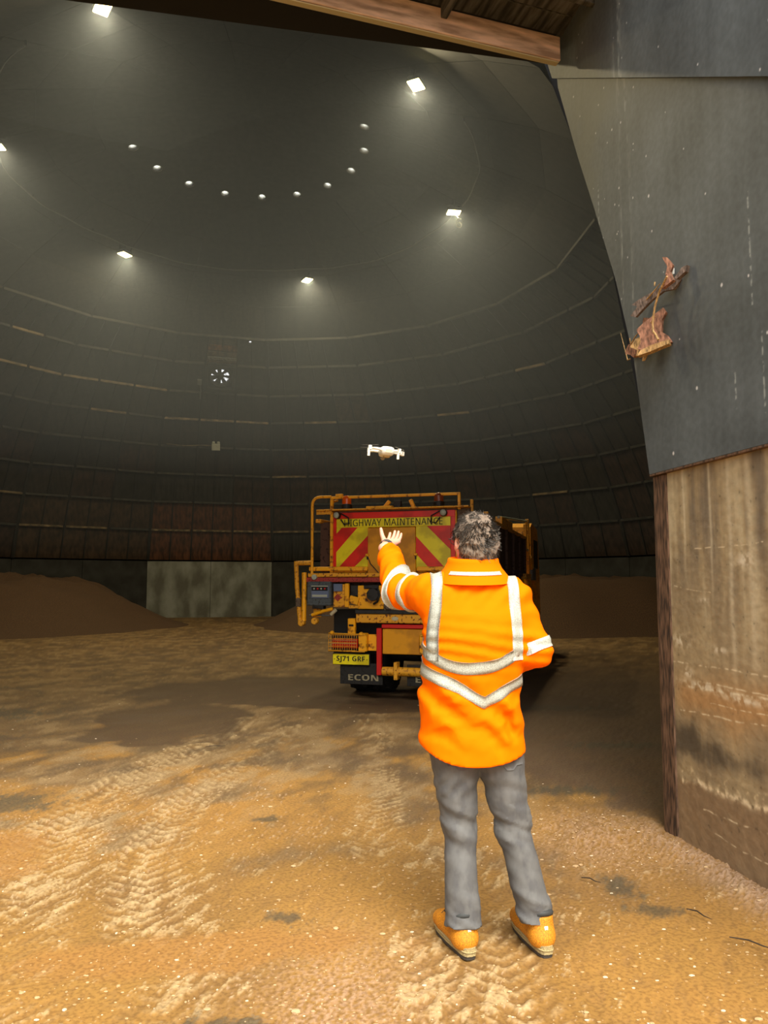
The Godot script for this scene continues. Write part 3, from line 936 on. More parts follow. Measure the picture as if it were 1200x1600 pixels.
# ---------------------------------------------------------------- ground
const T1 := [Vector2(-1.55, -8.6), Vector2(-1.72, -7.4), Vector2(-1.93, -6.1), Vector2(-1.98, -5.0), Vector2(-1.78, -4.0), Vector2(-1.48, -3.2), Vector2(-1.2, -2.5), Vector2(-0.9, -1.8)]
const T2 := [Vector2(-1.0, -8.2), Vector2(-1.15, -6.6), Vector2(-1.35, -5.4), Vector2(-1.30, -4.4), Vector2(-1.05, -3.5), Vector2(-0.75, -2.8), Vector2(-0.4, -2.0)]
const T3 := [Vector2(-0.12, -9.0), Vector2(-0.06, -7.2), Vector2(-0.04, -4.8), Vector2(0.06, -3.86), Vector2(0.13, -2.8), Vector2(0.2, -1.8)]
const T4 := [Vector2(0.35, -4.6), Vector2(0.46, -3.4), Vector2(0.50, -2.6), Vector2(0.52, -1.8)]

func track(line: Array, p: Vector2) -> Vector2:      # (distance along, signed distance across), or across = 9
	var best := 9.0
	var along := 0.0
	var acc := 0.0
	for i in line.size() - 1:
		var a: Vector2 = line[i]
		var b: Vector2 = line[i + 1]
		var d := b - a
		var l := d.length()
		var t := clampf((p - a).dot(d) / (l * l), 0.0, 1.0)
		var q := p - a - d * t
		if q.length() < abs(best):
			best = q.length() * signf(d.cross(q))
			along = acc + t * l
		acc += l
	return Vector2(along, best)

var g_h := 0.0
var g_c := Color()
func ground(x: float, z: float):
	var d := -z
	var a := n1.get_noise_2d(x * 45.0, z * 45.0)
	var a2 := n1.get_noise_2d(x * 13.0 + 500.0, z * 13.0)
	var b := n2.get_noise_2d(x * 130.0 + z * 40.0, z * 75.0)
	var c := n3.get_noise_2d(x * 1900.0, z * 1600.0)
	var xr := x * 0.94 + z * 0.34
	var zr := z * 0.94 - x * 0.34
	var k2 := n2.get_noise_2d(xr * 520.0, zr * 170.0 + 300.0)       # flakes drawn out along the wheel tracks
	var h := a2 * 0.012 + b * 0.004 + k2 * 0.0035 + c * 0.0016
	var col := Color(0.34, 0.176, 0.036).lerp(Color(0.25, 0.13, 0.030), clampf(0.5 + a * 1.4, 0, 1))
	col = col.lerp(Color(0.37, 0.185, 0.036), clampf(a2 * 2.2, 0, 0.8))
	# browner earth inside the dome, also darkened to paint daylight falling off
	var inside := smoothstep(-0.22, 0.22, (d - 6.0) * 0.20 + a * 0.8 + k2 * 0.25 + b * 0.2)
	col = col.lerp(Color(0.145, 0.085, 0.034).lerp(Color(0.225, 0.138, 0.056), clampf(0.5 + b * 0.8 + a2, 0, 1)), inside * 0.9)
	# pale salt crust, in flakes drawn out by the wheels
	var zone := 0.0
	if d < 9.5:
		var t1 := track(T1, Vector2(x, z)); var t2 := track(T2, Vector2(x, z)); var t3 := track(T3, Vector2(x, z)); var t4 := track(T4, Vector2(x, z))
		zone = max(max(exp(-pow(t1.y / 0.42, 2.0)), exp(-pow(t2.y / 0.36, 2.0)) * 0.8), max(exp(-pow(t3.y / 0.2, 2.0)) * 0.75, exp(-pow(t4.y / 0.25, 2.0)) * 0.6))
		zone = max(zone, smoothstep(3.6, 2.6, d) * smoothstep(-0.35, -0.9, x) * 0.9)
		for q in [[t1, 0.26], [t2, 0.20], [t3, 0.20], [t4, 0.17]]:
			var tk: Vector2 = q[0]
			if abs(tk.y) < q[1]:
				var ay := absf(tk.y)
				var lug := sin(tk.x * 66.0 + ay * 55.0 + b * 3.0 + a * 3.0) * (1.0 - 0.9 * exp(-pow((ay - q[1] * 0.45) / 0.018, 2.0))) + k2 * 0.5
				var wgt: float = smoothstep(q[1], q[1] * 0.7, abs(tk.y)) * clampf(0.55 + a * 1.2 + a2, 0.0, 1.0)
				h += (lug * 0.006 - 0.005) * wgt
				col = col.lerp(Color(0.54, 0.385, 0.19), clampf(lug * 0.9 + c * 0.5, 0, 0.7) * wgt)
				col = col.lerp(Color(0.20, 0.105, 0.03), clampf(-lug * 0.9, 0, 0.5) * wgt)
	var fl := k2 * 0.95 + c * 0.45 + b * 0.35 + a * 0.45
	var thr := 0.50 - zone * 0.42
	var crust := smoothstep(thr, thr + 0.22, fl) * (1.0 - inside * 0.7)
	h += crust * 0.003
	col = col.lerp(Color(0.22, 0.115, 0.032), clampf(-k2 * 0.9 - c * 0.4 - 0.1, 0, 0.45))
	col = col.lerp(Color(0.54, 0.385, 0.19), crust * 0.66)
	# scuffed streaks further in
	var sk := n1.get_noise_2d(xr * 110.0 + 700.0, zr * 55.0) + k2 * 0.25
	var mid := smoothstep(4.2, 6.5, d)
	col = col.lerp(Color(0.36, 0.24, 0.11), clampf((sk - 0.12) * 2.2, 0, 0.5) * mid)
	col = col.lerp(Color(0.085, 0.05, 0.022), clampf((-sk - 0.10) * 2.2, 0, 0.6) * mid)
	# grit: pink-white salt grains scattered over the near floor
	var grit := smoothstep(0.45, 0.62, c + a * 0.35 + a2 * 0.3) * (1.0 - inside * 0.85)
	col = col.lerp(Color(0.60, 0.42, 0.27), grit * 0.5)
	var pk := exp(-pow((x + 0.16) / 0.28, 2.0) - pow((z + 2.9) / 0.5, 2.0)) + exp(-pow((x - 1.28) / 0.4, 2.0) - pow((z + 4.7) / 0.55, 2.0))
	col = col.lerp(Color(0.50, 0.32, 0.20), clampf(pk * (0.35 + c * 1.1), 0, 0.7))
	# smooth wet slurry
	var sl := exp(-pow((x + 0.75) / 0.85, 2.0) - pow((z + 3.42 + x * 0.15) / 0.22, 2.0)) + exp(-pow((x + 2.15) / 0.35, 2.0) - pow((z + 4.35) / 0.55, 2.0))
	sl = smoothstep(0.35, 0.75, sl + b * 0.5)
	col = col.lerp(Color(0.35, 0.168, 0.038), sl * 0.8)
	h = lerp(h, -0.004, sl * 0.8)
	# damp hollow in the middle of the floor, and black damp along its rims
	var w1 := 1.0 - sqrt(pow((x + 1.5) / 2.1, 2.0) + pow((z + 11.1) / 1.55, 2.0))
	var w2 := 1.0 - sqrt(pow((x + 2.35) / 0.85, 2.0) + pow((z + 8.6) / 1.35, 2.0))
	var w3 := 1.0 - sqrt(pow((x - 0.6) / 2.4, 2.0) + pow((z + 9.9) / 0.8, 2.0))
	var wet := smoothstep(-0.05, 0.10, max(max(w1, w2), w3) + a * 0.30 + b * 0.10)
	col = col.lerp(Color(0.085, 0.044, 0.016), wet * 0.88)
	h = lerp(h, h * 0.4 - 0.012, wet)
	# dark earth on the right, opening's shadow edge painted in, and damp stains
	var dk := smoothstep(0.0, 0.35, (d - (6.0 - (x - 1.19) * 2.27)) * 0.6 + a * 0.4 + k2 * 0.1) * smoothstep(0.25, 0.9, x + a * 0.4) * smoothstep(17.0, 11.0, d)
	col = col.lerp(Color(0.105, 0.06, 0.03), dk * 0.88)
	var stain := 0.0
	for q in [[-2.52, -5.42, 0.32, 0.26], [1.16, -3.95, 0.10, 0.16], [1.25, -3.7, 0.14, 0.08], [-2.55, -4.4, 0.12, 0.2], [-5.0, -9.0, 1.2, 0.5], [-4.4, -7.6, 0.8, 0.35], [-0.45, -3.62, 0.09, 0.06], [-0.55, -2.75, 0.2, 0.08], [-6.5, -11.0, 1.2, 0.5], [1.35, -5.75, 0.4, 0.12], [2.2, -7.3, 0.5, 0.16], [-0.75, -5.05, 0.12, 0.06], [1.5, -9.5, 1.2, 0.3]]:
		var e := pow((x - q[0]) / q[2], 2.0) + pow((z - q[1]) / q[3], 2.0)
		if e < 5.0: stain = max(stain, smoothstep(0.25, 0.8, exp(-e) + k2 * 0.6 + c * 0.3) * 0.8)
	col = col.lerp(Color(0.075, 0.058, 0.033), clampf(stain, 0, 0.8))
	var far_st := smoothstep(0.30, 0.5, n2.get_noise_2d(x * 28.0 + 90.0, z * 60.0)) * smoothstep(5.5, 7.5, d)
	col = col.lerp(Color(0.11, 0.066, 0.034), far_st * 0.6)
	# rubble swept up against the right wall
	var rb := exp(-pow((x - 1.35) / 0.42, 2.0) - pow((z + 4.85) / 0.42, 2.0))
	h += rb * (0.035 + b * 0.03 + c * 0.012)
	# gravel along the foot of the right wall
	var vv := 0.9826 * x - 0.1857 * z
	var gv := exp(-pow((vv - 2.48) / 0.13, 2.0)) * smoothstep(5.2, 4.2, d)
	if gv > 0.02:
		h += gv * (0.03 + c * 0.012 + k2 * 0.008)
		col = col.lerp(Color(0.47, 0.32, 0.22), clampf(gv * (0.55 + c * 1.2), 0, 0.8))
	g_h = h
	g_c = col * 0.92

func build_floor():
	var f := struct("floor", "trampled orange brown salt and earth floor with tyre tracks and damp patches", "floor")
	var rows := []
	var y := 957.0
	while y < 2250.0:
		rows.append(1802.0 / (y - 911.0))
		y += (4.0 if y > 1700 else 2.2) if y > 1000 else 1.2
	var cols := 860
	var v := PackedVector3Array()
	var cc := PackedColorArray()
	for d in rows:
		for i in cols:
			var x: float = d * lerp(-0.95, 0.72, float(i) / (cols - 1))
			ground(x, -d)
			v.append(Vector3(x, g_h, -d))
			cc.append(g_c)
	var nr := PackedVector3Array()
	var ix := PackedInt32Array()
	var R := rows.size()
	for r in R:
		for i in cols:
			var dx: Vector3 = v[r * cols + min(i + 1, cols - 1)] - v[r * cols + max(i - 1, 0)]
			var dz: Vector3 = v[min(r + 1, R - 1) * cols + i] - v[max(r - 1, 0) * cols + i]
			nr.append(dz.cross(dx).normalized())
	for r in R - 1:
		for i in cols - 1:
			var k := r * cols + i
			ix.append(k); ix.append(k + 1); ix.append(k + cols)
			ix.append(k + 1); ix.append(k + cols + 1); ix.append(k + cols)
	var arr := []
	arr.resize(Mesh.ARRAY_MAX)
	arr[Mesh.ARRAY_VERTEX] = v
	arr[Mesh.ARRAY_NORMAL] = nr
	arr[Mesh.ARRAY_COLOR] = cc
	arr[Mesh.ARRAY_INDEX] = ix
	var am := ArrayMesh.new()
	am.add_surface_from_arrays(Mesh.PRIMITIVE_TRIANGLES, arr)
	var m := plain(Color.WHITE, 0.75)
	m.vertex_color_use_as_albedo = true
	m.albedo_texture = grain(41, 0.03, [Color(0.84, 0.82, 0.79), Color(0.96, 0.96, 0.96), Color(1, 1, 1)], [0.25, 0.5, 0.75])
	m.uv1_triplanar = true
	m.uv1_world_triplanar = true
	m.uv1_scale = Vector3(2.6, 2.6, 2.6)
	m.normal_enabled = true
	m.normal_texture = M.b_fine
	m.normal_scale = 0.18
	mi("trodden_earth", am, m, f)
	var yd := MB.new()
	yd.box(Vector3(0, -0.12, -12), Vector3(90, 0.16, 90))
	var ym := dirty(Color.WHITE, grain(43, 0.02, [Color(0.52, 0.39, 0.18), Color(0.60, 0.45, 0.22)], [0.3, 0.7]), Vector3(0.3, 0.3, 0.3), 0.9)
	mi("yard_ground", yd.done(), ym, f)

func heap(called: String, label: String, cx: float, cz: float, ax: float, az: float, top: float, flat: float, seed_: int):
	var t := thing(called, label, "salt heap", Vector3(cx, 0, cz))
	var n := 90
	var st := SurfaceTool.new()
	st.begin(Mesh.PRIMITIVE_TRIANGLES)
	st.set_smooth_group(1)
	var dome := Basis(Vector3.UP, TH) * Vector3(0, 0, -CU)
	var at := func(r: int, k: int) -> Vector3:
		var a := TAU * k / n
		var rho := float(r) / 40.0
		var wob := 1.0 + 0.10 * n1.get_noise_2d(cos(a) * 60.0 + seed_ * 50.0, sin(a) * 60.0)
		var p := Vector3(cos(a) * ax * rho * wob, 0, sin(a) * az * rho * wob)
		var w := p + Vector3(cx, 0, cz) - dome
		var rad := Vector2(w.x, w.z).length()
		if rad > 15.15: p = Vector3(w.x, 0, w.z) * (15.15 / rad) + dome - Vector3(cx, 0, cz)
		var e := 1.0 - rho
		p.y = -0.06 + top * smoothstep(0.0, 1.0, min(e / flat, 1.0)) * (0.94 + 0.06 * e) + e * (n1.get_noise_2d((p.x + cx) * 30.0, (p.z + cz) * 30.0) * 0.35 + n2.get_noise_2d((p.x + cx) * 80.0, (p.z + cz) * 80.0) * 0.10)
		return p
	for r in 40:
		for k in n:
			var p0 = at.call(r, k); var p1 = at.call(r, k + 1); var p2 = at.call(r + 1, k + 1); var p3 = at.call(r + 1, k)
			for q in [p0, p2, p1, p0, p3, p2]: st.add_vertex(q)
	st.generate_normals()
	mi("salt", st.commit(), M.salt, t)

func build_grains():
	# pale salt lumps lying about the floor
	rng.seed = 5
	var lump_mesh := MB.new()
	lump_mesh.lathe([Vector2(0, 0.5), Vector2(0.32, 0.42), Vector2(0.5, 0.1), Vector2(0.42, -0.3), Vector2(0, -0.4)], 6, Transform3D.IDENTITY, false)
	var mm := MultiMesh.new()
	mm.transform_format = MultiMesh.TRANSFORM_3D
	mm.use_colors = true
	mm.mesh = lump_mesh.done()
	var xs := []
	var tint := []
	for k in 9000:
		var d := 1802.0 / rng.randf_range(165.0, 820.0)
		var x := d * rng.randf_range(-0.62, 0.56)
		var big := k < 260
		if k % 7 == 0:
			x = rng.randfn(1.35, 0.35); d = rng.randfn(4.75, 0.45)
		var p := Basis(Vector3.UP, -TH) * Vector3(x, 0, -d)
		if p.x > OPEN_R - 0.05: continue
		ground(x, -d)
		# clods lie where the crust is broken
		var pale := (g_c.r - 0.2) / 0.3
		if not big and rng.randf() > 0.12 + clampf(pale, 0.0, 1.0) * 0.9: continue
		var s := rng.randf_range(0.004, 0.010) if big else rng.randf_range(0.003, 0.008) * (1.0 if rng.randf() < 0.9 else 1.9)
		xs.append(Transform3D(Basis.from_euler(Vector3(rng.randfn(0, 0.3), rng.randf() * TAU, 0)).scaled(Vector3(s * rng.randf_range(0.9, 2.6), s * 0.8, s * rng.randf_range(0.9, 1.8))), Vector3(x, g_h + s * 0.15, -d)))
		var cl := Color(0.60, 0.48, 0.33) if big else g_c.lerp(Color(0.52, 0.37, 0.20), rng.randf_range(0.15, 0.75))
		tint.append(cl)
	mm.instance_count = xs.size()
	for k in xs.size():
		mm.set_instance_transform(k, xs[k])
		mm.set_instance_color(k, tint[k])
	var o := MultiMeshInstance3D.new()
	o.name = "salt_lumps"
	o.multimesh = mm
	var lm := plain(Color.WHITE, 0.75)
	lm.vertex_color_use_as_albedo = true
	o.material_override = lm
	o.set_meta("kind", "stuff")
	o.set_meta("label", "loose pale salt lumps and grit scattered over the floor")
	o.set_meta("category", "salt lumps")
	add_child(o)
	# thin twigs by the right wall and in the tracks
	var tw := [[Vector3(1.38, 0.02, -3.66), Vector3(1.45, 0.02, -3.55), "thin dark twig on the floor by the concrete wall", "twig"], [Vector3(1.45, 0.02, -3.38), Vector3(1.60, 0.02, -3.26), "dark twig lying nearest the camera at the right edge", "twig"], [Vector3(-1.62, 0.02, -7.15), Vector3(-1.45, 0.02, -7.2), "short dark stick lying across the left tyre track", "twig"], [Vector3(1.0, 0.015, -4.05), Vector3(1.08, 0.015, -3.98), "short dark stick lying right of the man's boots", "twig"]]
	for q in tw:
		var a: Vector3 = q[0]
		var b: Vector3 = q[1]
		var t := thing(q[3], q[2], "twig", (a + b) * 0.5)
		var mb := MB.new()
		var c := (a + b) * 0.5
		mb.tube([a - c, a.lerp(b, 0.35) - c + Vector3(0.008, 0.006, 0), a.lerp(b, 0.7) - c, b - c], 0.003, 6, false, [0.0025, 0.003, 0.0025, 0.001])
		mi("stem", mb.done(), M.ply_olive, t)

# ---------------------------------------------------------------- the gritting truck (own frame: x to its right, z backwards to the camera)
func tb(called: String, c: Vector3, s: Vector3, m: Material, parent: Node, bev := 0.006, bs := Basis.IDENTITY) -> MeshInstance3D:
	var b := MB.new()
	b.box(Vector3.ZERO, s, bs, bev)
	return mi(called, b.done(), m, parent, c)

func tt(called: String, pts: Array, r: float, m: Material, parent: Node, sides := 10) -> MeshInstance3D:
	var b := MB.new()
	b.tube(pts, r, sides)
	return mi(called, b.done(), m, parent)

func bend(a: Vector3, b: Vector3, c: Vector3, r: float) -> Array:   # a - b - c with the corner at b rounded
	var out := [a]
	var p := b + (a - b).normalized() * r
	var q := b + (c - b).normalized() * r
	for k in 6:
		var t := k / 5.0
		out.append(p.lerp(b, t).lerp(b.lerp(q, t), t))
	out.append(c)
	return out

func flat_poly(called: String, pts: Array, z: float, th: float, m: Material, parent: Node) -> MeshInstance3D:
	var b := MB.new()
	b.prism(pts, z - th, z)
	return mi(called, b.done(), m, parent)

func lettering(called: String, s: String, l: float, r: float, bottom: float, top: float, z: float, m: Material, parent: Node, bold := false) -> MeshInstance3D:
	var t := text_mesh(s, 0.1, 0.006, false, bold)
	var bb := t.get_aabb()
	var o := mi(called, t, m, parent)
	var sx := (r - l) / bb.size.x
	var sy := (top - bottom) / bb.size.y
	o.scale = Vector3(sx, sy, 1.0)
	o.position = Vector3(l - bb.position.x * sx, bottom - bb.position.y * sy, z)
	return o

func cyl(called: String, a: Vector3, b: Vector3, r: float, m: Material, parent: Node, sides := 18, bevel := 0.006) -> MeshInstance3D:
	var mb := MB.new()
	var y := (b - a).normalized()
	var x := y.cross(Vector3(0.31, 0.2, 0.93)).normalized()
	var l := a.distance_to(b)
	mb.lathe([Vector2(0, 0), Vector2(r - bevel, 0), Vector2(r, bevel), Vector2(r, l - bevel), Vector2(r - bevel, l), Vector2(0, l)], sides, Transform3D(Basis(x, y, x.cross(y)), Vector3.ZERO), false)
	return mi(called, mb.done(), m, parent, a)

func wheel(at: Vector3, parent: Node):
	var b := MB.new()
	var xf := Transform3D(Basis(Vector3(0, -1, 0), Vector3(1, 0, 0), Vector3(0, 0, 1)), Vector3.ZERO)
	b.lathe([Vector2(0.27, -0.13), Vector2(0.42, -0.145), Vector2(0.49, -0.12), Vector2(0.505, -0.06), Vector2(0.49, -0.055), Vector2(0.505, -0.05), Vector2(0.507, 0.0), Vector2(0.505, 0.05), Vector2(0.49, 0.055), Vector2(0.505, 0.06), Vector2(0.49, 0.12), Vector2(0.42, 0.145), Vector2(0.27, 0.13)], 40, xf)
	var t := mi("tyre", b.done(), M.rubber, parent, at)
	for k in 36:
		var a := TAU * k / 36
		for sd in [-1, 1]:
			var lug := MB.new()
			lug.box(Vector3(sd * 0.088, 0, 0), Vector3(0.06, 0.02, 0.045), Basis.IDENTITY, 0.004)
			if k % 3 == 0:
				var o := mi("tread_block", lug.done(), M.rubber, t)
				o.basis = Basis(Vector3.RIGHT, a)
				o.position = Basis(Vector3.RIGHT, a) * Vector3(0, 0.503, 0)
	var rim := MB.new()
	rim.lathe([Vector2(0, 0.06), Vector2(0.10, 0.07), Vector2(0.12, 0.02), Vector2(0.22, 0.0), Vector2(0.26, 0.10), Vector2(0.28, 0.12), Vector2(0.28, -0.12), Vector2(0, -0.12)], 24, xf)
	mi("rim", rim.done(), M.mud, parent, at)

func lamp_cage(sx: float, t: Node):
	var x0 := -0.612 * sx
	# bracket, lamp cluster behind a wire cage
	var lc := tb("tail_lamp", Vector3(x0 - 0.05 * sx, 0.716, 0.02), Vector3(0.355, 0.124, 0.06), M.red, t, 0.01)
	for k in 3:
		tb("lens_bar", Vector3(0, -0.041 + 0.041 * k, 0.032), Vector3(0.345, 0.006, 0.006), M.cream, lc, 0.002)
	tb("lamp_bracket", Vector3(x0 + 0.205 * sx, 0.735, 0.03), Vector3(0.115, 0.235, 0.10), M.yellow, t, 0.01)
	tb("lamp_backplate", Vector3(x0 - 0.05 * sx, 0.716, -0.03), Vector3(0.40, 0.22, 0.03), M.dark_metal, t, 0.005)
	var cg := MB.new()
	for k in 13:
		var x := x0 + (-0.257 + 0.032 * k) * sx
		cg.tube([Vector3(x, 0.83, 0.085), Vector3(x, 0.625, 0.085)], 0.0035, 5)
	for k in 5:
		cg.tube([Vector3(x0 - 0.257 * sx, 0.63 + 0.049 * k, 0.088), Vector3(x0 + 0.13 * sx, 0.63 + 0.049 * k, 0.088)], 0.004, 5)
	cg.tube([Vector3(x0 - 0.257 * sx, 0.845, 0.0), Vector3(x0 - 0.257 * sx, 0.845, 0.085), Vector3(x0 + 0.24 * sx, 0.835, 0.085)], 0.011, 6)
	cg.tube([Vector3(x0 - 0.257 * sx, 0.618, 0.0), Vector3(x0 - 0.257 * sx, 0.618, 0.085), Vector3(x0 + 0.24 * sx, 0.618, 0.085)], 0.009, 6)
	mi("lamp_cage", cg.done(), M.yellow_rust, t)
	cyl("cage_bolt", Vector3(x0 - 0.21 * sx, 0.855, 0.06), Vector3(x0 - 0.21 * sx, 0.855, 0.11), 0.024, M.yellow, t)
	cyl("cage_bolt", Vector3(x0 + 0.19 * sx, 0.845, 0.06), Vector3(x0 + 0.19 * sx, 0.845, 0.11), 0.024, M.yellow, t)
	tb("lamp_post", Vector3(x0 + 0.037 * sx, 0.935, 0.0), Vector3(0.105, 0.21, 0.06), M.yellow, t, 0.01)
	tb("post_slot", Vector3(x0 + 0.037 * sx, 0.95, 0.035), Vector3(0.06, 0.025, 0.02), M.black, t, 0.004)
	tb("infill_plate", Vector3(-0.295 * sx, 0.73, -0.02), Vector3(0.12, 0.21, 0.03), M.yellow, t, 0.004)

func build_truck():
	var t := thing("gritting_truck", "yellow gritting lorry seen from behind, red and yellow chevrons and highway maintenance sign", "truck", Vector3(0.133, 0, -10.0), -deg_to_rad(16.5))
	# chassis, wheels, hopper, cab
	for s in [-1, 1]:
		tb("chassis_rail", Vector3(s * 0.42, 0.86, -4.1), Vector3(0.09, 0.24, 7.4), M.dark_metal, t)
		for w in [[0.38, -0.95], [0.71, -0.95], [0.95, -5.6]]:
			wheel(Vector3(s * w[0], 0.50, w[1]), t)
		tb("mudguard", Vector3(s * 0.60, 1.08, -0.95), Vector3(0.68, 0.03, 1.1), M.dark_metal, t)
	cyl("axle", Vector3(-0.85, 0.5, -0.95), Vector3(0.85, 0.5, -0.95), 0.09, M.dark_metal, t)
	cyl("axle", Vector3(-1.1, 0.5, -5.6), Vector3(1.1, 0.5, -5.6), 0.08, M.dark_metal, t)
	var hb := MB.new()
	hb.prism([Vector2(-1.08, 2.32), Vector2(1.15, 2.32), Vector2(1.15, 1.62), Vector2(0.55, 1.16), Vector2(-0.5, 1.16), Vector2(-1.08, 1.66)], -5.0, -0.14)
	mi("hopper", hb.done(), M.hopper, t)
	for k in 6:
		tb("hopper_rib", Vector3(1.165, 1.97, -0.5 - 0.85 * k), Vector3(0.05, 0.7, 0.06), M.hopper, t)
	tb("hopper_rim", Vector3(1.15, 2.335, -2.5), Vector3(0.08, 0.05, 4.9), M.yellow_rust, t)
	tb("hopper_rim", Vector3(-1.08, 2.335, -2.5), Vector3(0.08, 0.05, 4.9), M.yellow_rust, t)
	tb("filler_box", Vector3(1.12, 2.42, -2.35), Vector3(0.10, 0.12, 1.25), M.yellow, t)
	tt("walkway_rail", [Vector3(1.12, 2.47, -1.7), Vector3(1.15, 2.69, -5.4)], 0.02, M.lamp_grey, t)
	tb("side_post", Vector3(1.16, 2.1, -5.35), Vector3(0.07, 1.25, 0.12), M.yellow_rust, t)
	tb("side_post", Vector3(1.16, 2.35, -4.95), Vector3(0.06, 0.5, 0.08), M.yellow_rust, t)
	tb("post_clamp", Vector3(1.14, 2.13, -5.1), Vector3(0.08, 0.04, 0.5), M.lamp_grey, t)
	tb("step_bracket", Vector3(1.16, 1.62, -5.0), Vector3(0.1, 0.10, 0.9), M.yellow_rust, t)
	tt("strut", [Vector3(1.18, 2.0, -5.4), Vector3(1.2, 1.2, -6.5)], 0.05, M.yellow_rust, t)
	tt("strut", [Vector3(1.18, 1.6, -5.2), Vector3(1.2, 1.15, -5.9)], 0.04, M.yellow_rust, t)
	cyl("air_filter", Vector3(1.17, 1.55, -5.75), Vector3(1.17, 1.8, -5.75), 0.10, M.grey_metal, t)
	var cab := MB.new()
	cab.prism([Vector2(-6.0, 0.9), Vector2(-6.0, 2.62), Vector2(-6.3, 2.72), Vector2(-7.5, 2.66), Vector2(-7.85, 1.75), Vector2(-7.95, 0.8), Vector2(-6.9, 0.75)], -1.15, 1.15, Transform3D(Basis(Vector3(0, 0, 1), Vector3(0, 1, 0), Vector3(1, 0, 0)), Vector3.ZERO))
	mi("cab", cab.done(), M.yellow, t)
	for s in [-1, 1]:
		tb("side_window", Vector3(s * 1.152, 2.1, -7.0), Vector3(0.02, 0.6, 0.8), M.black, t)
	tb("rear_bulkhead", Vector3(0, 1.9, -5.12), Vector3(2.2, 1.1, 0.08), M.yellow_rust, t)
	# rear panel
	tb("rear_plate", Vector3(-0.02, 2.035, -0.06), Vector3(1.68, 0.80, 0.06), M.yellow, t)
	tb("red_border", Vector3(-0.025, 2.392, -0.02), Vector3(1.66, 0.082, 0.03), M.sign_red, t, 0.003)
	tb("red_border", Vector3(-0.826, 2.02, -0.02), Vector3(0.05, 0.662, 0.03), M.sign_red, t, 0.003)
	tb("red_border", Vector3(0.776, 2.02, -0.02), Vector3(0.058, 0.662, 0.03), M.sign_red, t, 0.003)
	var sg := tb("sign_strip", Vector3(-0.026, 2.29, -0.012), Vector3(1.545, 0.118, 0.03), M.sign_yellow, t, 0.003)
	lettering("lettering", "HIGHWAY MAINTENANCE", -0.66, 0.67, -0.042, 0.047, 0.016, M.black, sg)
	for side in [0, 1]:
		var x0: float = -0.80 if side == 0 else 0.293
		var x1: float = -0.357 if side == 0 else 0.747
		var ch := tb("chevron_board", Vector3((x0 + x1) * 0.5, 1.961, -0.012), Vector3(x1 - x0, 0.54, 0.03), M.sign_yellow, t, 0.003)
		var w := x1 - x0
		var P := func(u, v): return Vector2((u - 0.5) * w, (0.5 - v) * 0.54)
		if side == 0:
			flat_poly("red_stripe", [P.call(0.0, 0.15), P.call(0.18, 0), P.call(0.67, 0), P.call(0, 0.60)], 0.0195, 0.006, M.sign_red, ch)
			flat_poly("red_stripe", [P.call(0.05, 1), P.call(1, 0.20), P.call(1, 0.64), P.call(0.53, 1)], 0.0195, 0.006, M.sign_red, ch)
		else:
			flat_poly("red_stripe", [P.call(0.32, 0), P.call(1, 0), P.call(1, 0.57)], 0.0195, 0.006, M.sign_red, ch)
			flat_poly("red_stripe", [P.call(0, 0.24), P.call(0.84, 1), P.call(0.38, 1), P.call(0, 0.65)], 0.0195, 0.006, M.sign_red, ch)
	var door := tb("access_door", Vector3(-0.033, 1.885, -0.005), Vector3(0.648, 0.67, 0.045), M.amber_door, t, 0.006)
	for q in [[-0.325, -0.02], [0.325, -0.02]]:
		var la := tb("latch", Vector3(q[0], q[1], 0.03), Vector3(0.05, 0.035, 0.03), M.yellow, door, 0.006)
		tb("latch_pin", Vector3(0.0, -0.035, 0.0), Vector3(0.016, 0.05, 0.02), M.dark_metal, la, 0.003)
	tt("release_cable", [Vector3(-0.35, 1.84, 0.03), Vector3(-0.31, 1.75, 0.04), Vector3(-0.2, 1.63, 0.04)], 0.006, M.dark_metal, t, 6)
	# rails, hoops and beacons
	tt("guard_hoop", [Vector3(-1.131, 1.60, 0.03)] + bend(Vector3(-1.131, 1.7, 0.03), Vector3(-1.136, 2.65, 0.03), Vector3(-0.87, 2.65, 0.02), 0.12), 0.019, M.yellow, t)
	tt("guard_hoop", [Vector3(-0.956, 1.62, -0.25)] + bend(Vector3(-0.956, 1.7, -0.25), Vector3(-0.96, 2.62, -0.25), Vector3(-0.86, 2.62, -0.2), 0.09), 0.016, M.yellow_rust, t)
	tb("corner_post", Vector3(-0.864, 2.13, 0.0), Vector3(0.04, 1.05, 0.045), M.yellow, t)
	tb("top_rail", Vector3(0.0, 2.637, 0.0), Vector3(1.76, 0.036, 0.04), M.yellow, t)
	tb("corner_post", Vector3(0.862, 2.54, 0.0), Vector3(0.036, 0.21, 0.04), M.yellow, t)
	tb("corner_post", Vector3(0.955, 2.52, -0.4), Vector3(0.04, 0.16, 0.04), M.yellow_rust, t)
	tb("corner_post", Vector3(1.06, 2.42, -0.9), Vector3(0.07, 0.12, 0.05), M.yellow, t)
	tb("lamp_shelf", Vector3(-0.03, 2.466, -0.02), Vector3(2.05, 0.02, 0.22), M.yellow_rust, t, 0.004)
	tb("shelf_lip", Vector3(-0.96, 2.435, 0.04), Vector3(0.22, 0.05, 0.02), M.yellow_rust, t, 0.004)
	tb("corner_plate", Vector3(0.91, 2.375, -0.08), Vector3(0.16, 0.16, 0.10), M.mud, t)
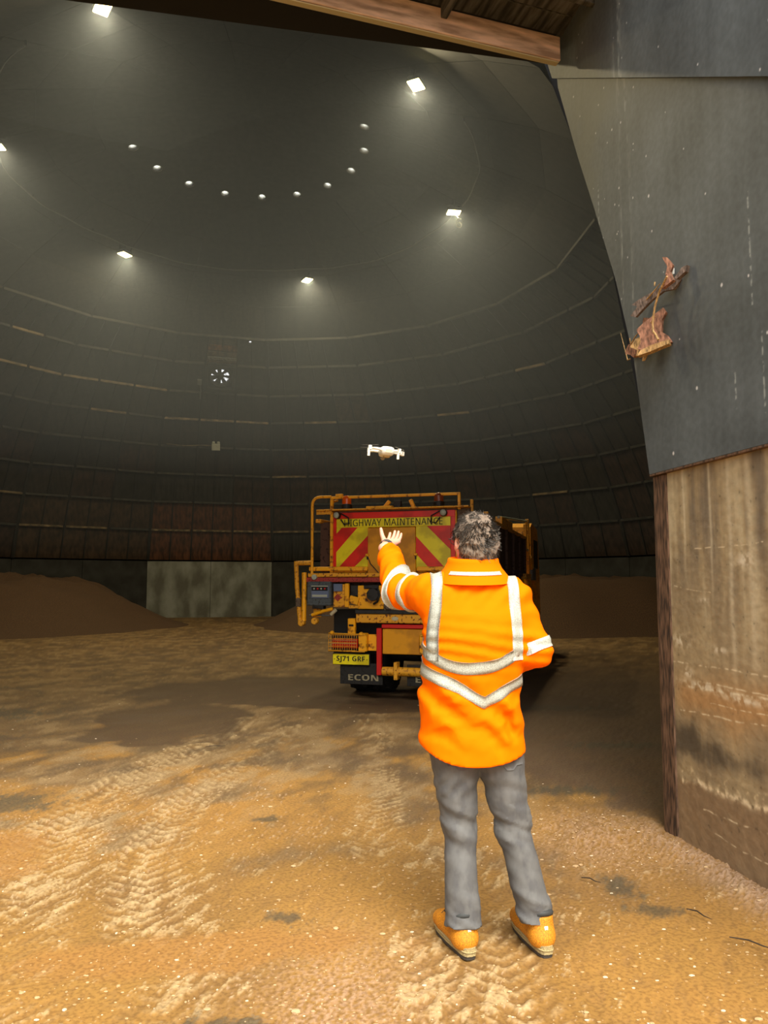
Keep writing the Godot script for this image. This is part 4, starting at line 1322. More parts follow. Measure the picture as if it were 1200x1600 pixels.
	for q in [[-0.663, M.amber, "warning_beacon"], [0.591, M.amber_dull, "warning_beacon"]]:
		var bc := cyl("warning_beacon", Vector3(q[0], 2.476, -0.02), Vector3(q[0], 2.545, -0.02), 0.075, M.black, t)
		var ln := MB.new()
		ln.lathe([Vector2(0.062, 0.0), Vector2(0.062, 0.07), Vector2(0.052, 0.10), Vector2(0.03, 0.115), Vector2(0, 0.12)], 20)
		mi("amber_lens", ln.done(), q[1], bc, Vector3(0, 0.069, 0))
	tb("beacon_guard", Vector3(-0.76, 2.665, 0.0), Vector3(0.10, 0.04, 0.05), M.yellow, t)
	for q in [-0.779, 0.665]:
		var lm := cyl("work_lamp", Vector3(q, 2.395, 0.0), Vector3(q, 2.395, 0.07), 0.045, M.dark_metal, t)
		var le := MB.new()
		le.lathe([Vector2(0.04, 0.0), Vector2(0.035, 0.01), Vector2(0, 0.018)], 18, Transform3D(Basis(Vector3.RIGHT, PI / 2), Vector3.ZERO))
		mi("lens", le.done(), M.lamp_grey, lm, Vector3(0, 0, 0.07))
		tt("lamp_wire", [Vector3(q + 0.05 * signf(-q), 2.42, 0.03), Vector3(q + 0.16 * signf(-q), 2.36, 0.04), Vector3(q + 0.17 * signf(-q), 2.28, 0.03), Vector3(q + 0.10 * signf(-q), 2.27, 0.03), Vector3(q + 0.05 * signf(-q), 2.34, 0.03)], 0.009, M.black, t, 6)
	# feed gate linkage seen on top of the shelf
	tb("linkage_block", Vector3(0.02, 2.53, -0.1), Vector3(0.10, 0.11, 0.08), M.dark_metal, t)
	tb("linkage_arm", Vector3(-0.13, 2.53, -0.1), Vector3(0.05, 0.13, 0.05), M.yellow, t, 0.006, Basis(Vector3.FORWARD, 0.7))
	tb("linkage_arm", Vector3(0.22, 2.53, -0.1), Vector3(0.05, 0.13, 0.05), M.yellow, t, 0.006, Basis(Vector3.FORWARD, -0.4))
	tb("linkage_plate", Vector3(-0.18, 2.486, 0.05), Vector3(0.36, 0.03, 0.08), M.yellow, t)
	# below the panel
	tb("lower_rail", Vector3(-0.765, 1.687, 0.01), Vector3(0.82, 0.055, 0.05), M.yellow, t)
	tb("lower_rail", Vector3(0.60, 1.682, 0.01), Vector3(0.58, 0.055, 0.05), M.yellow, t)
	tb("deck_plate", Vector3(-0.03, 1.605, -0.02), Vector3(2.3, 0.05, 0.16), M.yellow_rust, t)
	tb("red_rail", Vector3(-0.03, 1.542, 0.02), Vector3(2.36, 0.062, 0.06), M.rail_red, t)
	cyl("marker_lamp", Vector3(-1.083, 1.577, 0.04), Vector3(-1.083, 1.577, 0.085), 0.036, M.lamp_grey, t)
	# folding guard on the left
	tt("side_guard", [Vector3(-1.15, 1.77, 0.0), Vector3(-1.36, 1.765, 0.02)], 0.032, M.yellow_rust, t)
	tt("side_guard", [Vector3(-1.367, 1.79, 0.02), Vector3(-1.345, 1.45, 0.03), Vector3(-1.285, 0.97, 0.05)], 0.03, M.yellow_rust, t)
	tt("side_guard", [Vector3(-1.235, 1.64, 0.05), Vector3(-1.23, 1.0, 0.06)], 0.032, M.yellow, t)
	cyl("guard_pivot", Vector3(-1.258, 0.975, 0.02), Vector3(-1.258, 0.975, 0.10), 0.045, M.yellow_rust, t)
	tb("guard_band", Vector3(-1.315, 1.24, 0.04), Vector3(0.068, 0.12, 0.068), M.mud, t, 0.01)
	# control cabinet
	var cc := tb("control_cabinet", Vector3(-1.013, 1.36, -0.02), Vector3(0.34, 0.32, 0.2), M.control, t, 0.012)
	var fp := tb("cover_plate", Vector3(0.017, 0.022, 0.105), Vector3(0.245, 0.165, 0.02), M.blue_grey, cc, 0.006)
	tb("lamp_strip", Vector3(0, 0.045, 0.012), Vector3(0.225, 0.055, 0.012), M.black, fp, 0.004)
	tb("silver_strip", Vector3(0, 0.077, 0.012), Vector3(0.235, 0.014, 0.012), M.lamp_grey, fp, 0.003)
	for k in 4:
		var ind := tb("indicator", Vector3(-0.075 + 0.05 * k, 0.043, 0.02), Vector3(0.022, 0.02, 0.008), M.red if k % 2 else M.lamp_grey, fp, 0.003)
	tb("label_strip", Vector3(0, -0.05, 0.012), Vector3(0.21, 0.03, 0.006), M.lamp_grey, fp, 0.002)
	tb("hinge_box", Vector3(-1.03, 1.2, 0.02), Vector3(0.16, 0.08, 0.1), M.dark_metal, t)
	tb("valve_plate", Vector3(-0.745, 1.335, 0.0), Vector3(0.17, 0.30, 0.05), M.yellow_rust, t)
	tb("valve_box", Vector3(-0.76, 1.44, 0.03), Vector3(0.12, 0.10, 0.05), M.blue_grey, t)
	tb("hazard_sticker", Vector3(-0.765, 1.31, 0.028), Vector3(0.075, 0.075, 0.006), M.rail_red, t, 0.002, Basis(Vector3.FORWARD, 0.78))
	tb("upright", Vector3(-0.635, 1.34, 0.03), Vector3(0.06, 0.31, 0.04), M.yellow, t)
	tb("hose_block", Vector3(-0.54, 1.40, -0.02), Vector3(0.10, 0.14, 0.08), M.dark_metal, t)
	tb("bracket", Vector3(-0.535, 1.275, 0.03), Vector3(0.13, 0.10, 0.04), M.yellow, t, 0.006, Basis(Vector3.FORWARD, 0.25))
	tb("bracket", Vector3(-0.54, 1.19, 0.02), Vector3(0.14, 0.04, 0.06), M.yellow_rust, t)
	tb("gearbox_plate", Vector3(-0.315, 1.315, 0.0), Vector3(0.35, 0.305, 0.05), M.yellow, t)
	var mo := cyl("spinner_motor", Vector3(-0.26, 1.351, 0.02), Vector3(-0.26, 1.351, 0.12), 0.085, M.dark_metal, t, 8)
	tt("hydraulic_hose", [Vector3(-0.20, 1.42, 0.08), Vector3(-0.165, 1.35, 0.11), Vector3(-0.2, 1.26, 0.1), Vector3(-0.26, 1.23, 0.06)], 0.014, M.black, t, 8)
	tb("gearbox_cap", Vector3(-0.30, 1.45, 0.03), Vector3(0.2, 0.05, 0.04), M.dark_metal, t)
	cyl("bolt", Vector3(-0.145, 1.245, 0.02), Vector3(-0.145, 1.245, 0.05), 0.03, M.yellow, t)
	tb("spreader_chute", Vector3(0.12, 1.26, 0.0), Vector3(0.5, 0.24, 0.1), M.mud, t)
	cyl("chute_flange", Vector3(-0.06, 1.22, 0.05), Vector3(-0.06, 1.22, 0.075), 0.06, M.mud, t)
	# tow brackets lower left
	tt("link_arm", [Vector3(-1.115, 1.076, 0.06), Vector3(-0.95, 1.13, 0.08), Vector3(-0.82, 1.165, 0.08)], 0.022, M.yellow, t)
	tt("link_arm", [Vector3(-0.85, 1.085, 0.05), Vector3(-0.78, 1.15, 0.06)], 0.024, M.cream, t)
	tt("link_rod", [Vector3(-1.16, 1.075, 0.04), Vector3(-0.83, 1.075, 0.04)], 0.010, M.grey_metal, t, 6)
	cyl("pivot_boss", Vector3(-1.078, 1.0, 0.0), Vector3(-1.078, 1.0, 0.08), 0.045, M.yellow_rust, t)
	tb("hanger_plate", Vector3(-1.06, 1.14, 0.0), Vector3(0.11, 0.18, 0.03), M.yellow_rust, t)
	# rear beam and its red trim
	tb("beam_cap", Vector3(0.0, 1.128, -0.02), Vector3(1.02, 0.05, 0.2), M.dark_metal, t)
	tb("rear_beam", Vector3(0.0, 1.046, 0.0), Vector3(1.01, 0.12, 0.12), M.yellow_rust, t, 0.01)
	var bd := cyl("oval_badge", Vector3(0.025, 1.045, 0.058), Vector3(0.025, 1.045, 0.066), 0.03, M.cream, t)
	bd.scale = Vector3(1.5, 0.9, 1)
	tb("red_trim", Vector3(0.11, 0.945, 0.0), Vector3(0.55, 0.052, 0.05), M.red, t)
	tb("red_trim", Vector3(-0.198, 0.62, 0.01), Vector3(0.066, 0.60, 0.05), M.red, t)
	tb("tail_plate", Vector3(0.11, 0.75, -0.01), Vector3(0.53, 0.32, 0.04), M.amber_door, t)
	tt("under_run_bar", [Vector3(-0.155, 0.37, 0.0), Vector3(0.62, 0.37, 0.0)], 0.058, M.yellow_rust, t, 14)
	tb("bar_bracket", Vector3(0.03, 0.38, 0.0), Vector3(0.05, 0.22, 0.13), M.yellow_rust, t)
	tb("underbody_shade", Vector3(0.0, 0.85, -0.35), Vector3(1.9, 0.6, 0.05), M.black, t)  # black sheet standing in for the shade under the body
	lamp_cage(1.0, t)
	lamp_cage(-1.0, t)
	# number plate and mudflaps
	var np := tb("number_plate", Vector3(-0.58, 0.512, 0.03), Vector3(0.494, 0.135, 0.012), M.sign_yellow, t, 0.003)
	lettering("registration", "SJ71 GRF", -0.195, 0.195, -0.042, 0.042, 0.007, M.black, np, true)
	for s in [-1, 1]:
		tb("plate_bolt", Vector3(s * 0.222, 0, 0.008), Vector3(0.012, 0.012, 0.006), M.black, np, 0.003)
		var mf := tb("mudflap", Vector3(s * 0.453, 0.325, -0.02), Vector3(0.578, 0.27, 0.015), M.rubber, t, 0.004)
		lettering("maker_lettering", "ECON", -0.175, 0.235, -0.085, -0.008, 0.009, M.faded, mf, true)
	tb("plate_backing", Vector3(-0.58, 0.512, 0.01), Vector3(0.51, 0.15, 0.02), M.dark_metal, t, 0.003)

# ---------------------------------------------------------------- the drone
func build_drone():
	var c := Vector3(0.012, 2.285, -4.6)
	var t := thing("drone", "small white quadcopter drone hovering above the lorry", "drone", c)
	t.rotation = Vector3(0.05, deg_to_rad(14.0), deg_to_rad(-3.5))
	var white := plain(Color(0.93, 0.92, 0.86), 0.45)
	var b := MB.new()
	# body: a rounded loft along its length
	var secs := [[0.075, 0.024, 0.012, 0.006], [0.068, 0.034, 0.024, 0.004], [0.03, 0.041, 0.029, 0.006], [-0.03, 0.040, 0.028, 0.006], [-0.062, 0.031, 0.023, 0.002], [-0.074, 0.022, 0.014, -0.002]]
	b.st.set_smooth_group(1)
	var ring := func(i, k):
		var a = TAU * k / 20.0
		var s: Array = secs[i]
		var ca := cos(a); var sa := sin(a)
		return Vector3(signf(ca) * pow(abs(ca), 0.6) * s[1], s[3] + signf(sa) * pow(abs(sa), 0.6) * s[2], s[0])
	for i in secs.size() - 1:
		for k in 20: b.quad(ring.call(i, k), ring.call(i + 1, k), ring.call(i + 1, k + 1), ring.call(i, k + 1))
	b.st.set_smooth_group(-1)
	for k in range(1, 19):
		b.tri(ring.call(0, 0), ring.call(0, k), ring.call(0, k + 1))
		b.tri(ring.call(5, 0), ring.call(5, k + 1), ring.call(5, k))
	mi("body", b.done(), white, t)
	tb("battery_door", Vector3(0, 0.002, 0.075), Vector3(0.040, 0.022, 0.004), plain(Color(0.83, 0.78, 0.66), 0.5), t, 0.001)
	var gm := cyl("camera_gimbal", Vector3(0, -0.024, -0.062), Vector3(0, -0.024, -0.085), 0.014, plain(Color(0.55, 0.52, 0.45), 0.4), t)
	tb("belly_sensor", Vector3(0.0, -0.026, 0.02), Vector3(0.035, 0.012, 0.04), plain(Color(0.72, 0.62, 0.42), 0.5), t, 0.003)
	var arms := [[Vector3(-0.036, 0.012, 0.045), Vector3(-0.112, 0.010, 0.055), true], [Vector3(-0.034, 0.010, -0.045), Vector3(-0.085, 0.014, -0.092), false], [Vector3(0.036, 0.008, 0.045), Vector3(0.066, 0.004, 0.066), true], [Vector3(0.034, 0.010, -0.045), Vector3(0.125, 0.010, -0.080), false]]
	for a in arms:
		var p: Vector3 = a[0]
		var q: Vector3 = a[1]
		tt("arm", [p, p.lerp(q, 0.5) + Vector3(0, 0.002, 0), q], 0.0085, white, t, 8)
		var m := cyl("motor", q + Vector3(0, -0.010, 0), q + Vector3(0, 0.018, 0), 0.0115, white, t, 14, 0.003)
		if a[2]: tt("landing_leg", [q + Vector3(-0.004, 0, 0), q + Vector3(-0.006, -0.022, 0.0), q + Vector3(-0.006, -0.046, 0.0)], 0.0085, white, t, 8)
		for s in [0, 1]:
			var bl := MB.new()
			bl.prism([Vector2(0.002, -0.004), Vector2(0.025, -0.007), Vector2(0.058, -0.003), Vector2(0.058, 0.002), Vector2(0.02, 0.005)], -0.0005, 0.0005, Transform3D(Basis(Vector3.RIGHT, PI / 2), Vector3.ZERO))
			var o := mi("propeller_blade", bl.done(), plain(Color(0.42, 0.42, 0.40), 0.5), m, Vector3(0, 0.03, 0))
			o.rotation.y = PI * s + 0.25 + q.x * 9.0

# ---------------------------------------------------------------- surfaces from distance fields (surface nets)
func smin(a: float, b: float, k: float) -> float:
	var h := clampf(0.5 + 0.5 * (b - a) / k, 0.0, 1.0)
	return lerpf(b, a, h) - k * h * (1.0 - h)

func cap(p: Vector3, a: Vector3, b: Vector3, ra: float, rb: float) -> float:
	var d := b - a
	var t := clampf((p - a).dot(d) / d.length_squared(), 0.0, 1.0)
	return p.distance_to(a + d * t) - lerpf(ra, rb, t)

func ell(p: Vector3, c: Vector3, r: Vector3) -> float:
	var q := (p - c) / r
	var k := q.length()
	return (k - 1.0) * min(r.x, min(r.y, r.z)) if k > 0.001 else -r.x

func net(f: Callable, lo: Vector3, hi: Vector3, cell: float, slack := 0.01) -> ArrayMesh:
	var nx := int(ceil((hi.x - lo.x) / cell / 6.0)) * 6
	var ny := int(ceil((hi.y - lo.y) / cell / 6.0)) * 6
	var nz := int(ceil((hi.z - lo.z) / cell / 6.0)) * 6
	var sx := nx + 1; var sxy := (nx + 1) * (ny + 1)
	var val := PackedFloat32Array()
	val.resize(sxy * (nz + 1))
	val.fill(1e6)
	var id := PackedInt32Array()
	id.resize(sxy * (nz + 1))
	id.fill(-1)
	var reach := cell * 6.0 * 0.5 * 1.75 + slack
	var blocks := []
	for bz in range(0, nz, 6):
		for by in range(0, ny, 6):
			for bx in range(0, nx, 6):
				var c := lo + Vector3(bx + 3, by + 3, bz + 3) * cell
				if abs(f.call(c)) > reach: continue
				blocks.append(Vector3i(bx, by, bz))
				for z in range(bz, bz + 7):
					for y in range(by, by + 7):
						for x in range(bx, bx + 7):
							var k := z * sxy + y * sx + x
							if val[k] > 1e5: val[k] = f.call(lo + Vector3(x, y, z) * cell)
	var v := PackedVector3Array()
	var cells := PackedInt32Array()
	var off := [0, 1, sx, sx + 1, sxy, sxy + 1, sxy + sx, sxy + sx + 1]
	var edges := [[0, 1], [2, 3], [4, 5], [6, 7], [0, 2], [1, 3], [4, 6], [5, 7], [0, 4], [1, 5], [2, 6], [3, 7]]
	var corner := []
	for k in 8: corner.append(Vector3(k & 1, (k >> 1) & 1, (k >> 2) & 1))
	for b in blocks:
		for z in range(b.z, b.z + 6):
			for y in range(b.y, b.y + 6):
				for x in range(b.x, b.x + 6):
					var k: int = z * sxy + y * sx + x
					var neg := 0
					for o in off:
						if val[k + o] < 0.0: neg += 1
					if neg == 0 or neg == 8: continue
					var s := Vector3.ZERO
					var n := 0
					for e in edges:
						var a := val[k + off[e[0]]]
						var c := val[k + off[e[1]]]
						if (a < 0.0) != (c < 0.0):
							s += corner[e[0]].lerp(corner[e[1]], a / (a - c))
							n += 1
					id[k] = v.size()
					v.append(lo + (Vector3(x, y, z) + s / n) * cell)
					cells.append(k)
	var ix := PackedInt32Array()
	for k in cells:
		for ax in 3:
			var o: int = [1, sx, sxy][ax]
			var p: int = [sx, sxy, 1][ax]
			var q: int = [sxy, 1, sx][ax]
			if k - p < 0 or k - q < 0 or k - p - q < 0: continue
			var a := val[k]; var c := val[k + o]
			if a > 1e5 or c > 1e5 or (a < 0.0) == (c < 0.0): continue
			var i0 := id[k]; var i1 := id[k - p]; var i2 := id[k - p - q]; var i3 := id[k - q]
			if i0 < 0 or i1 < 0 or i2 < 0 or i3 < 0: continue
			var flip := a < 0.0
			for e in ([i0, i1, i2, i0, i2, i3] if not flip else [i0, i2, i1, i0, i3, i2]): ix.append(e)
	var nr := PackedVector3Array()
	nr.resize(v.size())
	for i in range(0, ix.size(), 3):
		var g := (v[ix[i + 2]] - v[ix[i]]).cross(v[ix[i + 1]] - v[ix[i]])
		nr[ix[i]] += g; nr[ix[i + 1]] += g; nr[ix[i + 2]] += g
	for i in nr.size(): nr[i] = nr[i].normalized()
	var arr := []
	arr.resize(Mesh.ARRAY_MAX)
	arr[Mesh.ARRAY_VERTEX] = v
	arr[Mesh.ARRAY_NORMAL] = nr
	arr[Mesh.ARRAY_INDEX] = ix
	var m := ArrayMesh.new()
	m.add_surface_from_arrays(Mesh.PRIMITIVE_TRIANGLES, arr)
	return m

# the point where a ray from inside leaves the field
func leave(f: Callable, from: Vector3, dir: Vector3) -> Vector3:
	var t := 0.0
	var d: float = f.call(from)
	while t < 0.6:
		var step: float = max(0.004, abs(d) * 0.6)
		var d2: float = f.call(from + dir * (t + step))
		if d <= 0.0 and d2 > 0.0: return from + dir * (t + step * (-d / (d2 - d)))
		t += step
		d = d2
	return from + dir * 0.2

func ribbon(rows: Array, lift: float, centre := Vector3(-0.1, 1.15, 0.0)) -> ArrayMesh:      # rows of points across the tape, lifted along the surface normal
	var n := rows.size()
	var w: int = rows[0].size()
	var grid := []
	for i in n:
		var line := []
		for j in w:
			var du: Vector3 = rows[min(i + 1, n - 1)][j] - rows[max(i - 1, 0)][j]
			var dv: Vector3 = rows[i][min(j + 1, w - 1)] - rows[i][max(j - 1, 0)]
			line.append([rows[i][j], du.cross(dv).normalized()])
		grid.append(line)
	var out := 0.0
	for line in grid:
		for e in line: out += (e[0] - centre).dot(e[1])
	if out < 0.0: lift = -lift
	var st := SurfaceTool.new()
	st.begin(Mesh.PRIMITIVE_TRIANGLES)
	st.set_smooth_group(1)
	var at := func(i, j, l): return grid[i][j][0] + grid[i][j][1] * l
	for i in n - 1:
		for j in w - 1:
			for e in [at.call(i, j, lift), at.call(i, j + 1, lift), at.call(i + 1, j + 1, lift), at.call(i, j, lift), at.call(i + 1, j + 1, lift), at.call(i + 1, j, lift)]: st.add_vertex(e)
		for j in [0, w - 1]:
			for e in [at.call(i, j, lift), at.call(i + 1, j, lift), at.call(i + 1, j, -lift), at.call(i, j, lift), at.call(i + 1, j, -lift), at.call(i, j, -lift)]: st.add_vertex(e)
	st.generate_normals()
	return st.commit()

# ---------------------------------------------------------------- the man (own frame: x to his right, z backwards to the camera)
const TORSO := [[0.70, 0.224, 0.158, -0.100, 0.0], [0.78, 0.222, 0.156, -0.100, 0.0], [0.90, 0.219, 0.152, -0.102, -0.002], [1.05, 0.212, 0.152, -0.102, 0.004], [1.18, 0.210, 0.154, -0.102, 0.016], [1.28, 0.209, 0.152, -0.101, 0.022], [1.37, 0.205, 0.142, -0.100, 0.012], [1.44, 0.194, 0.128, -0.095, -0.006], [1.50, 0.165, 0.108, -0.090, -0.018], [1.555, 0.110, 0.092, -0.088, -0.022], [1.60, 0.080, 0.080, -0.088, -0.015], [1.7, 0.07, 0.07, -0.088, -0.01]]
const L_SH := Vector3(-0.262, 1.450, -0.01)
const L_EL := Vector3(-0.405, 1.462, -0.23)
const L_WR := Vector3(-0.452, 1.655, -0.385)
const R_SH := Vector3(0.085, 1.425, 0.0)
const R_EL := Vector3(0.168, 1.205, 0.03)
const R_WR := Vector3(0.075, 1.150, -0.22)

func torso_row(y: float) -> Array:
	for i in TORSO.size() - 1:
		if y <= TORSO[i + 1][0]:
			var t: float = clampf((y - TORSO[i][0]) / (TORSO[i + 1][0] - TORSO[i][0]), 0.0, 1.0)
			return [lerpf(TORSO[i][1], TORSO[i + 1][1], t), lerpf(TORSO[i][2], TORSO[i + 1][2], t), lerpf(TORSO[i][3], TORSO[i + 1][3], t), lerpf(TORSO[i][4], TORSO[i + 1][4], t)]
	return [0.07, 0.07, -0.088, -0.01]

func folds(p: Vector3) -> float:
	# creases: slanting down to his right below the waist, level across the small of the back, fine ones on the sleeves
	var low := smoothstep(1.16, 1.02, p.y) * smoothstep(0.76, 0.86, p.y)
	var s := (p.x + 0.1) * 0.75 + (p.y - 1.0) * 0.9
	var al := (p.x + 0.1) * 0.9 - (p.y - 1.0) * 0.75
	low *= 1.0 - 0.6 * smoothstep(0.13, 0.20, absf(p.x + 0.1))
	var f := low * 0.022 * sin(s * 46.0 + n1.get_noise_2d(al * 160.0, s * 90.0) * 3.5) * (0.5 + n2.get_noise_2d(al * 140.0 + 50.0, s * 60.0) * 1.2)
	var mid := exp(-pow((p.y - 1.24) / 0.09, 2.0))
	f += mid * 0.004 * sin(p.y * 120.0 + p.x * 18.0 + n1.get_noise_2d(p.x * 120.0, p.y * 60.0) * 3.0)
	f += n1.get_noise_3d(p.x * 160.0, p.y * 110.0, p.z * 160.0) * 0.009
	var up := smoothstep(1.36, 1.46, p.y)
	f += up * 0.004 * sin((p.x * 0.8 - p.y * 0.5) * 95.0 + p.z * 20.0)
	return f

func torso(p: Vector3) -> float:
	var r := torso_row(p.y)
	var qx: float = abs(p.x - r[2]) / r[0]
	var qz: float = abs(p.z - r[3]) / r[1]
	var k := pow(pow(qx, 2.5) + pow(qz, 2.5), 0.4)
	var d: float = (k - 1.0) * min(r[0], r[1])
	d = smin(d, cap(p, Vector3(-0.235, 1.445, -0.005), Vector3(0.06, 1.435, 0.0), 0.082, 0.082), 0.05)
	return d

func torso_f(p: Vector3) -> float:
	return torso(p) + folds(p)

func arms_f(p: Vector3) -> float:
	return arms(p) + folds(p)

func hem(x: float) -> float:
	var k := (x + 0.115) / 0.21
	return 0.752 + (0.075 if k < 0.0 else 0.035) * pow(abs(k), 2.2)

func arms(p: Vector3) -> float:
	var l := smin(cap(p, L_SH, L_EL, 0.084, 0.076), cap(p, L_EL, L_WR, 0.072, 0.056), 0.03)
	var r := smin(cap(p, R_SH, R_EL, 0.080, 0.066), cap(p, R_EL, R_WR, 0.064, 0.054), 0.025)
	# creases at the elbows
	l += 0.006 * sin(p.distance_to(L_SH) * 95.0 + n1.get_noise_2d(p.x * 150.0, p.y * 150.0) * 3.0) * smoothstep(0.02, 0.12, p.distance_to(L_SH))
	r += 0.004 * sin(p.distance_to(R_EL) * 80.0 + p.x * 20.0)
	return min(l, r)

func jacket(p: Vector3) -> float:
	var d := smin(torso(p), arms(p), 0.045) + folds(p)
	d = max(d, hem(p.x) - p.y)
	d = max(d, p.y - 1.585 if p.x > -0.25 else -1.0)
	# cuffs end square at the wrists
	var dl := (L_WR - L_EL).normalized()
	if p.distance_to(L_WR) < 0.14: d = max(d, (p - L_WR).dot(dl))
	var dr := (R_WR - R_EL).normalized()
	if p.distance_to(R_WR) < 0.10: d = max(d, (p - R_WR).dot(dr))
	return d

func trousers(p: Vector3) -> float:
	var l := smin(cap(p, Vector3(-0.178, 0.80, 0.0), Vector3(-0.157, 0.47, -0.012), 0.108, 0.070), cap(p, Vector3(-0.157, 0.47, -0.012), Vector3(-0.150, 0.09, 0.060), 0.068, 0.072), 0.03)
	var r := smin(cap(p, Vector3(0.012, 0.80, 0.0), Vector3(0.073, 0.47, -0.012), 0.106, 0.074), cap(p, Vector3(0.073, 0.47, -0.012), Vector3(0.156, 0.10, 0.040), 0.070, 0.070), 0.03)
	var c := p.x - lerpf(0.0, -0.155 if l < r else 0.1, smoothstep(0.8, 0.1, p.y))
	# creases behind the knees and piled over the boots
	var kn := exp(-pow((p.y - 0.50) / 0.09, 2.0))
	var an := smoothstep(0.30, 0.12, p.y)
	var th := exp(-pow((p.y - 0.66) / 0.05, 2.0))
	var f := (kn * 0.020 + an * 0.020 + 0.004) * n1.get_noise_3d(p.x * 130.0 + p.y * 90.0, p.y * 620.0 + c * 260.0, p.z * 120.0)
	f += th * 0.004 * sin(p.y * 60.0 + c * c * 260.0)
	f += n2.get_noise_3d(p.x * 200.0, p.y * 140.0, p.z * 200.0) * 0.006
	var d := smin(min(l, r), ell(p, Vector3(-0.083, 0.85, 0.0), Vector3(0.175, 0.13, 0.11)), 0.04) + f
	d = max(d, p.y - 0.86)
	return max(d, (0.088 + 0.022 * smoothstep(0.02, 0.1, p.z) + (0.012 if p.x > 0.0 else 0.0)) - p.y)

func skull(p: Vector3) -> float:       # head frame: face towards -z, origin at the head's centre
	var d := ell(p, Vector3(0, 0.02, 0.012), Vector3(0.075, 0.092, 0.092))
	d = smin(d, ell(p, Vector3(0, -0.035, -0.028), Vector3(0.062, 0.078, 0.062)), 0.03)      # face
	d = smin(d, cap(p, Vector3(-0.02, -0.098, -0.055), Vector3(0.02, -0.098, -0.055), 0.02, 0.02), 0.03)    # chin
	d = smin(d, cap(p, Vector3(0, 0.018, -0.086), Vector3(0, -0.022, -0.105), 0.009, 0.013), 0.014)         # nose
	d = smin(d, cap(p, Vector3(-0.012, -0.026, -0.096), Vector3(0.012, -0.026, -0.096), 0.008, 0.008), 0.008)
	d = smin(d, cap(p, Vector3(-0.034, 0.026, -0.078), Vector3(0.034, 0.026, -0.078), 0.011, 0.011), 0.014) # brow
	for s in [-1.0, 1.0]:
		d = max(d, -ell(p, Vector3(s * 0.031, 0.004, -0.090), Vector3(0.016, 0.010, 0.012)))          # eye sockets
		d = smin(d, ell(p, Vector3(s * 0.034, -0.028, -0.072), Vector3(0.022, 0.018, 0.016)), 0.015)  # cheeks
		var e := p - Vector3(s * 0.079, -0.005, 0.012)
		e = Basis(Vector3.UP, s * 0.35) * e
		d = smin(d, max(ell(e, Vector3.ZERO, Vector3(0.012, 0.033, 0.020)), -ell(e, Vector3(s * 0.010, 0.004, -0.002), Vector3(0.008, 0.020, 0.011))), 0.006)   # ears
	d = max(d, -cap(p, Vector3(-0.022, -0.062, -0.094), Vector3(0.022, -0.062, -0.094), 0.0035, 0.0035)) # mouth
	d = smin(d, cap(p, Vector3(0, -0.06, 0.03), Vector3(0, -0.20, 0.05), 0.055, 0.062), 0.025)              # neck
	return d

func hair_field(p: Vector3) -> float:
	var d := ell(p, Vector3(0, 0.026, 0.018), Vector3(0.090, 0.104, 0.104))
	d = smin(d, ell(p, Vector3(0, -0.035, 0.055), Vector3(0.074, 0.070, 0.064)), 0.04)
	d += n1.get_noise_3d(p.x * 900.0, p.y * 900.0, p.z * 900.0) * 0.012 + n2.get_noise_3d(p.x * 2200.0, p.y * 2200.0, p.z * 2200.0) * 0.005
	# the hairline: open over the face and round the ears
	var face := (-p.z - 0.052) + (0.045 - p.y) * 0.35
	d = max(d, face * 0.8 if p.y < 0.085 else -1.0)
	d = max(d, 0.030 - Vector2(p.y + 0.01, p.z - 0.006).length() if abs(p.x) > 0.062 else -1.0)
	return max(d, -0.100 - p.y + abs(p.x) * 0.25)

# a hand: wrist at the origin, fingers along +y, palm towards +z, thumb at -x
var fingers := []
func hand_field(p: Vector3) -> float:
	var d := cap(p, Vector3(0, -0.05, 0), Vector3(0, 0.02, 0), 0.027, 0.026)
	for k in 4:
		d = smin(d, cap(p, Vector3(0.0 + (k - 1.5) * 0.008, 0.012, 0), Vector3((k - 1.5) * 0.0195, 0.088 - absf(k - 1.2) * 0.005, 0.0), 0.017, 0.0125), 0.012)
	d = smin(d, cap(p, Vector3(-0.018, 0.02, 0.006), Vector3(-0.034, 0.052, 0.010), 0.018, 0.014), 0.012)
	var g := 1.0
	for b in fingers:
		g = min(g, cap(p, b[0], b[1], b[2], b[3]))
	return smin(d, g, 0.006)

func make_fingers(curl: float):
	fingers = []
	var len_ := [0.068, 0.076, 0.070, 0.054]
	for k in 4:
		var r := Vector3((k - 1.5) * 0.0195, 0.088 - absf(k - 1.2) * 0.005, 0.0)
		var spread := (k - 1.5) * 0.05
		var ang := curl * (0.55 + 0.12 * k)
		var l: float = len_[k]
		var pts := [r]
		for e in [0.44, 0.32, 0.24]:
			r += Vector3(sin(spread) * cos(ang), cos(spread) * cos(ang), sin(ang)) * l * e
			pts.append(r)
			ang += curl * 0.55
		for j in 3: fingers.append([pts[j], pts[j + 1], [0.0098, 0.0088, 0.0080][j] * (0.88 if k == 3 else 1.0), [0.0088, 0.0080, 0.0066][j] * (0.88 if k == 3 else 1.0)])
	var th := [Vector3(-0.034, 0.052, 0.010), Vector3(-0.052, 0.075, 0.036), Vector3(-0.062, 0.093, 0.062)]
	fingers.append([Vector3(-0.018, 0.02, 0.006), th[0], 0.016, 0.0125])
	fingers.append([th[0], th[1], 0.0125, 0.0105])
	fingers.append([th[1], th[2], 0.0105, 0.0075])

